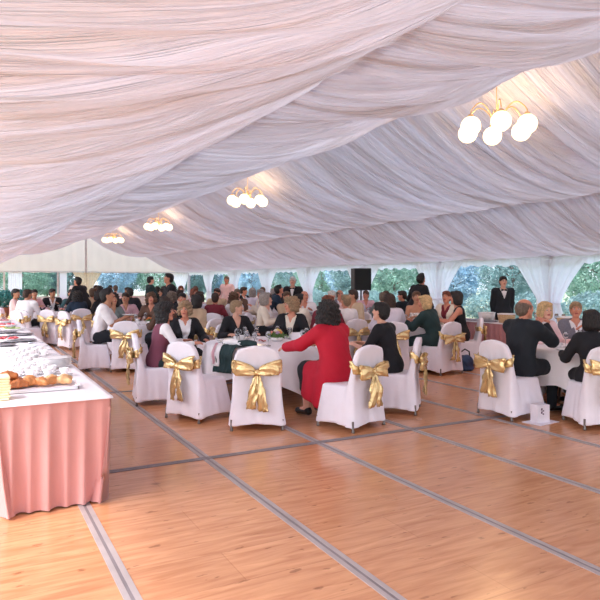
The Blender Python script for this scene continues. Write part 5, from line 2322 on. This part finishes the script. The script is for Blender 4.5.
for i, (x, y, ci, r_, kind) in enumerate(rolls):
    G = Field((-.09, -.07, -.01), (.09, .07, .08), .006)
    a = rb.uniform(-.9, .9)
    ca, sa = math.cos(a), math.sin(a)
    if kind == 0:
        G.ell((0, 0, .026), (r_, r_ * .85, .036), 0)
    else:
        for q in range(5):
            u = (q - 2) / 2
            c = (u * .045, -.012 * u * u, .024 + .006 * (1 - u * u))
            G.ell(c, (.020, .036 * (1 - .45 * abs(u)), .028 * (1 - .35 * abs(u))), .006)
    v, q = G.skin()
    v = relax(v, q, 1)
    v[:, 2] = np.maximum(v[:, 2], 0.0)
    xx = v[:, 0] * ca - v[:, 1] * sa
    yy = v[:, 0] * sa + v[:, 1] * ca
    v[:, 0], v[:, 1] = xx, yy
    v *= (1.2, 1.2, 1.3)
    o = link_mesh('bread_roll', mesh_np('bread_roll', v, q), BR[ci])
    o.location = at_buffet(.455 + x, 5.12 + y) + Vector((0, 0, .019 + (0.062 if kind == 2 else 0)))
    tag(o, '%s bread roll on the buffet tray, %s' % (['dark brown', 'golden', 'pale'][ci], posw[i]), 'bread roll', 'bread rolls on the tray')

# stack of plates by the aisle edge
for k in range(7):
    bm = bmesh.new()
    plate_bm(bm, .145)
    o = bmo('plate', bm, M_CHINA, None, True)
    o.location = at_buffet(.735, 6.33) + Vector((0, 0, .012 * k + .004))
    tag(o, 'white plate in the stack near the buffet edge, %s from the bottom' % ordn[k], 'plate', 'stacked plates on the buffet')
for k, (x, y, r_) in enumerate(((.72, 6.85, .16), (.60, 9.3, .24), (.40, 9.9, .22), (.70, 10.4, .2), (.45, 11.0, .26), (.35, 8.75, .2))):
    bm = bmesh.new()
    lathe(bm, [(0, .004), (r_ * .8, .004), (r_, .022), (r_ * .98, .026), (r_ * .8, .010), (0, .010)], 28, (0, 0, 0), .72)
    o = bmo('oval_tray', bm, M_STEEL, None, True)
    o.location = at_buffet(x, y)
    tag(o, 'silver oval tray on the buffet, %s from the near end' % ordn[k], 'tray', 'silver trays on the buffet')
# rows of cups on saucers
n_ = 0
c0 = None
for j in range(11):
    for i in range(3 if j % 2 else 4):
        x = .33 + .135 * i + (.06 if j % 2 else 0)
        y = 5.72 + .205 * j
        if x > .64 and 6.1 < y < 7.2:
            continue
        nm = 'white cup on its saucer, row %s from the bread tray, %s from the wall side' % (['one', 'two', 'three', 'four', 'five', 'six', 'seven', 'eight', 'nine', 'ten', 'eleven'][j], ordn[i])
        if c0 is None:
            c0 = cup(at_buffet(x, y), nm, 'cups set out in rows on the buffet')
            o = c0
        else:
            o = copy_tree(c0)
            o['label'] = nm
            o.location = at_buffet(x, y)
        o.rotation_euler.z = rb.uniform(-1, 1)
# platters of food further along
food = [(.45, 9.3, (210, 90, 96), 'pink'), (.42, 11.9, (226, 130, 70), 'orange'), (.62, 12.6, (214, 84, 100), 'red'), (.40, 13.3, (236, 214, 170), 'cream'), (.66, 11.5, (150, 170, 96), 'green'), (.6, 13.9, (190, 110, 110), 'rosy')]
for k, (x, y, c, cn) in enumerate(food):
    t = thing('food_platter', 'oval platter with %s food on the buffet' % cn, 'platter', at_buffet(x, y) + Vector((0, 0, .012 if k == 0 else 0)))
    bm = bmesh.new()
    lathe(bm, [(0, 0), (.14, 0), (.20, .03), (.195, .034), (.14, .010), (0, .010)], 24, (0, 0, 0), .7)
    bmo('platter_dish', bm, M_CHINA, t, True)
    bm = bmesh.new()
    for q in range(26):
        a, r_ = rb.uniform(0, 6.28), math.sqrt(rb.random()) * .14
        bmesh.ops.create_icosphere(bm, subdivisions=1, radius=1, matrix=Matrix.Translation((r_ * math.cos(a), r_ * .65 * math.sin(a), .03 + .02 * rb.random())) @ Matrix.Rotation(a, 4, 'Z') @ Matrix.Diagonal((.03, .018, .014, 1)))
    o = bmo('food', bm, mat('food_' + cn, c, .5, var=.25), t, True)
    o['kind'] = 'stuff'
# cream napkin pile at the wall side
for k in range(9):
    bm = bmesh.new()
    box(bm, -.04, .04, -.09, .09, 0, .017, .006)
    o = bmo('folded_napkin', bm, mat('cream_linen', (240, 222, 176), .85, bump=.2))
    o.location = at_buffet(.212, 4.80) + Vector((0, 0, .018 * k))
    o.rotation_euler.z = rb.uniform(-.1, .1)
    tag(o, 'folded cream napkin in the pile at the near buffet corner, %s from the bottom' % ordn[k], 'napkin', 'piled cream napkins')
for k in range(4):
    bm = bmesh.new()
    tube(bm, [(0, -.09, .004), (0, .02, .007), (0, .10, .004)], [.004, .004, .014], 8)
    o = bmo('serving_spoon', bm, M_STEEL, None, True)
    o.location = at_buffet(.80, 7.45 + .5 * k)
    o.rotation_euler.z = 1.1 + .2 * k
    tag(o, 'steel serving spoon along the aisle edge of the buffet, %s from the near end' % ordn[k], 'spoon', 'serving spoons on the buffet')

# the plate the young man holds
hp = CH['tee'].location
hz = CH['tee'].rotation_euler.z + R(-6)
pl = plate(Vector((hp.x - math.sin(hz) * .60, hp.y + math.cos(hz) * .60, .985)), 'white plate held by the young man in the white tee', .13)

# place settings on the other tables
names2 = {'T6': T6, 'T8': T8, 'T2': T2, 'T7': T7, 'T5': T5, 'T9': T9, 'T10': T10, 'T11': T11, 'T12': T12, 'T3': T3, 'T4': T4}
g0 = glass(Vector((0, 0, 0)), 'x', .2)
c00 = cup(Vector((0, 0, 0)), 'x')
p0 = plate(Vector((0, 0, 0)), 'x')
first = True
for ti, (k, tp) in enumerate(names2.items()):
    tn_ = TN[k][1] if k in TN else {'T3': 'right-hand table of the balding man', 'T4': 'table of the floral dress'}[k]
    for i in range(6):
        a = i * math.pi / 3 + .3 + ti
        for src, rr, da, w, g in ((p0, .56, 0, 'white plate', 'plates'), (g0, .38, .3, 'clear stemmed glass', 'glasses'), (c00, .50, -.42, 'white cup and saucer', 'cups')):
            if src is c00 and i % 2:
                continue
            o = src if first else copy_tree(src)
            o.location = (tp.x + rr * math.cos(a + da), tp.y + rr * math.sin(a + da), TZ)
            o['label'] = '%s among the settings on the %s' % (w, tn_)
            o['group'] = g + ' on the ' + tn_
            if src is c00 or i % 2 == 1:
                pass
        first = False
    t = thing('centrepiece', 'small bowl of flowers in the middle of the ' + tn_, 'flowers', (tp.x, tp.y, TZ), 0, 'table centrepieces')
    bm = bmesh.new()
    lathe(bm, [(0, 0), (.05, 0), (.08, .05), (.07, .05), (0, .03)], 16)
    bmo('bowl', bm, M_CHINA, t, True)
    bm = bmesh.new()
    for q in range(7):
        aa = q * .9
        bloom(bm, (.05 * math.cos(aa), .05 * math.sin(aa), .08 + .01 * (q % 3)), .03)
    bmo('blooms', bm, FC[ti % 5], t, True)
    link_mesh('greenery', foliage_mesh('greenery', 90, (.09, .09, .04), .02, 70 + ti, .4), MATS['fresh_leaf'], t, False).location = (0, 0, .06)
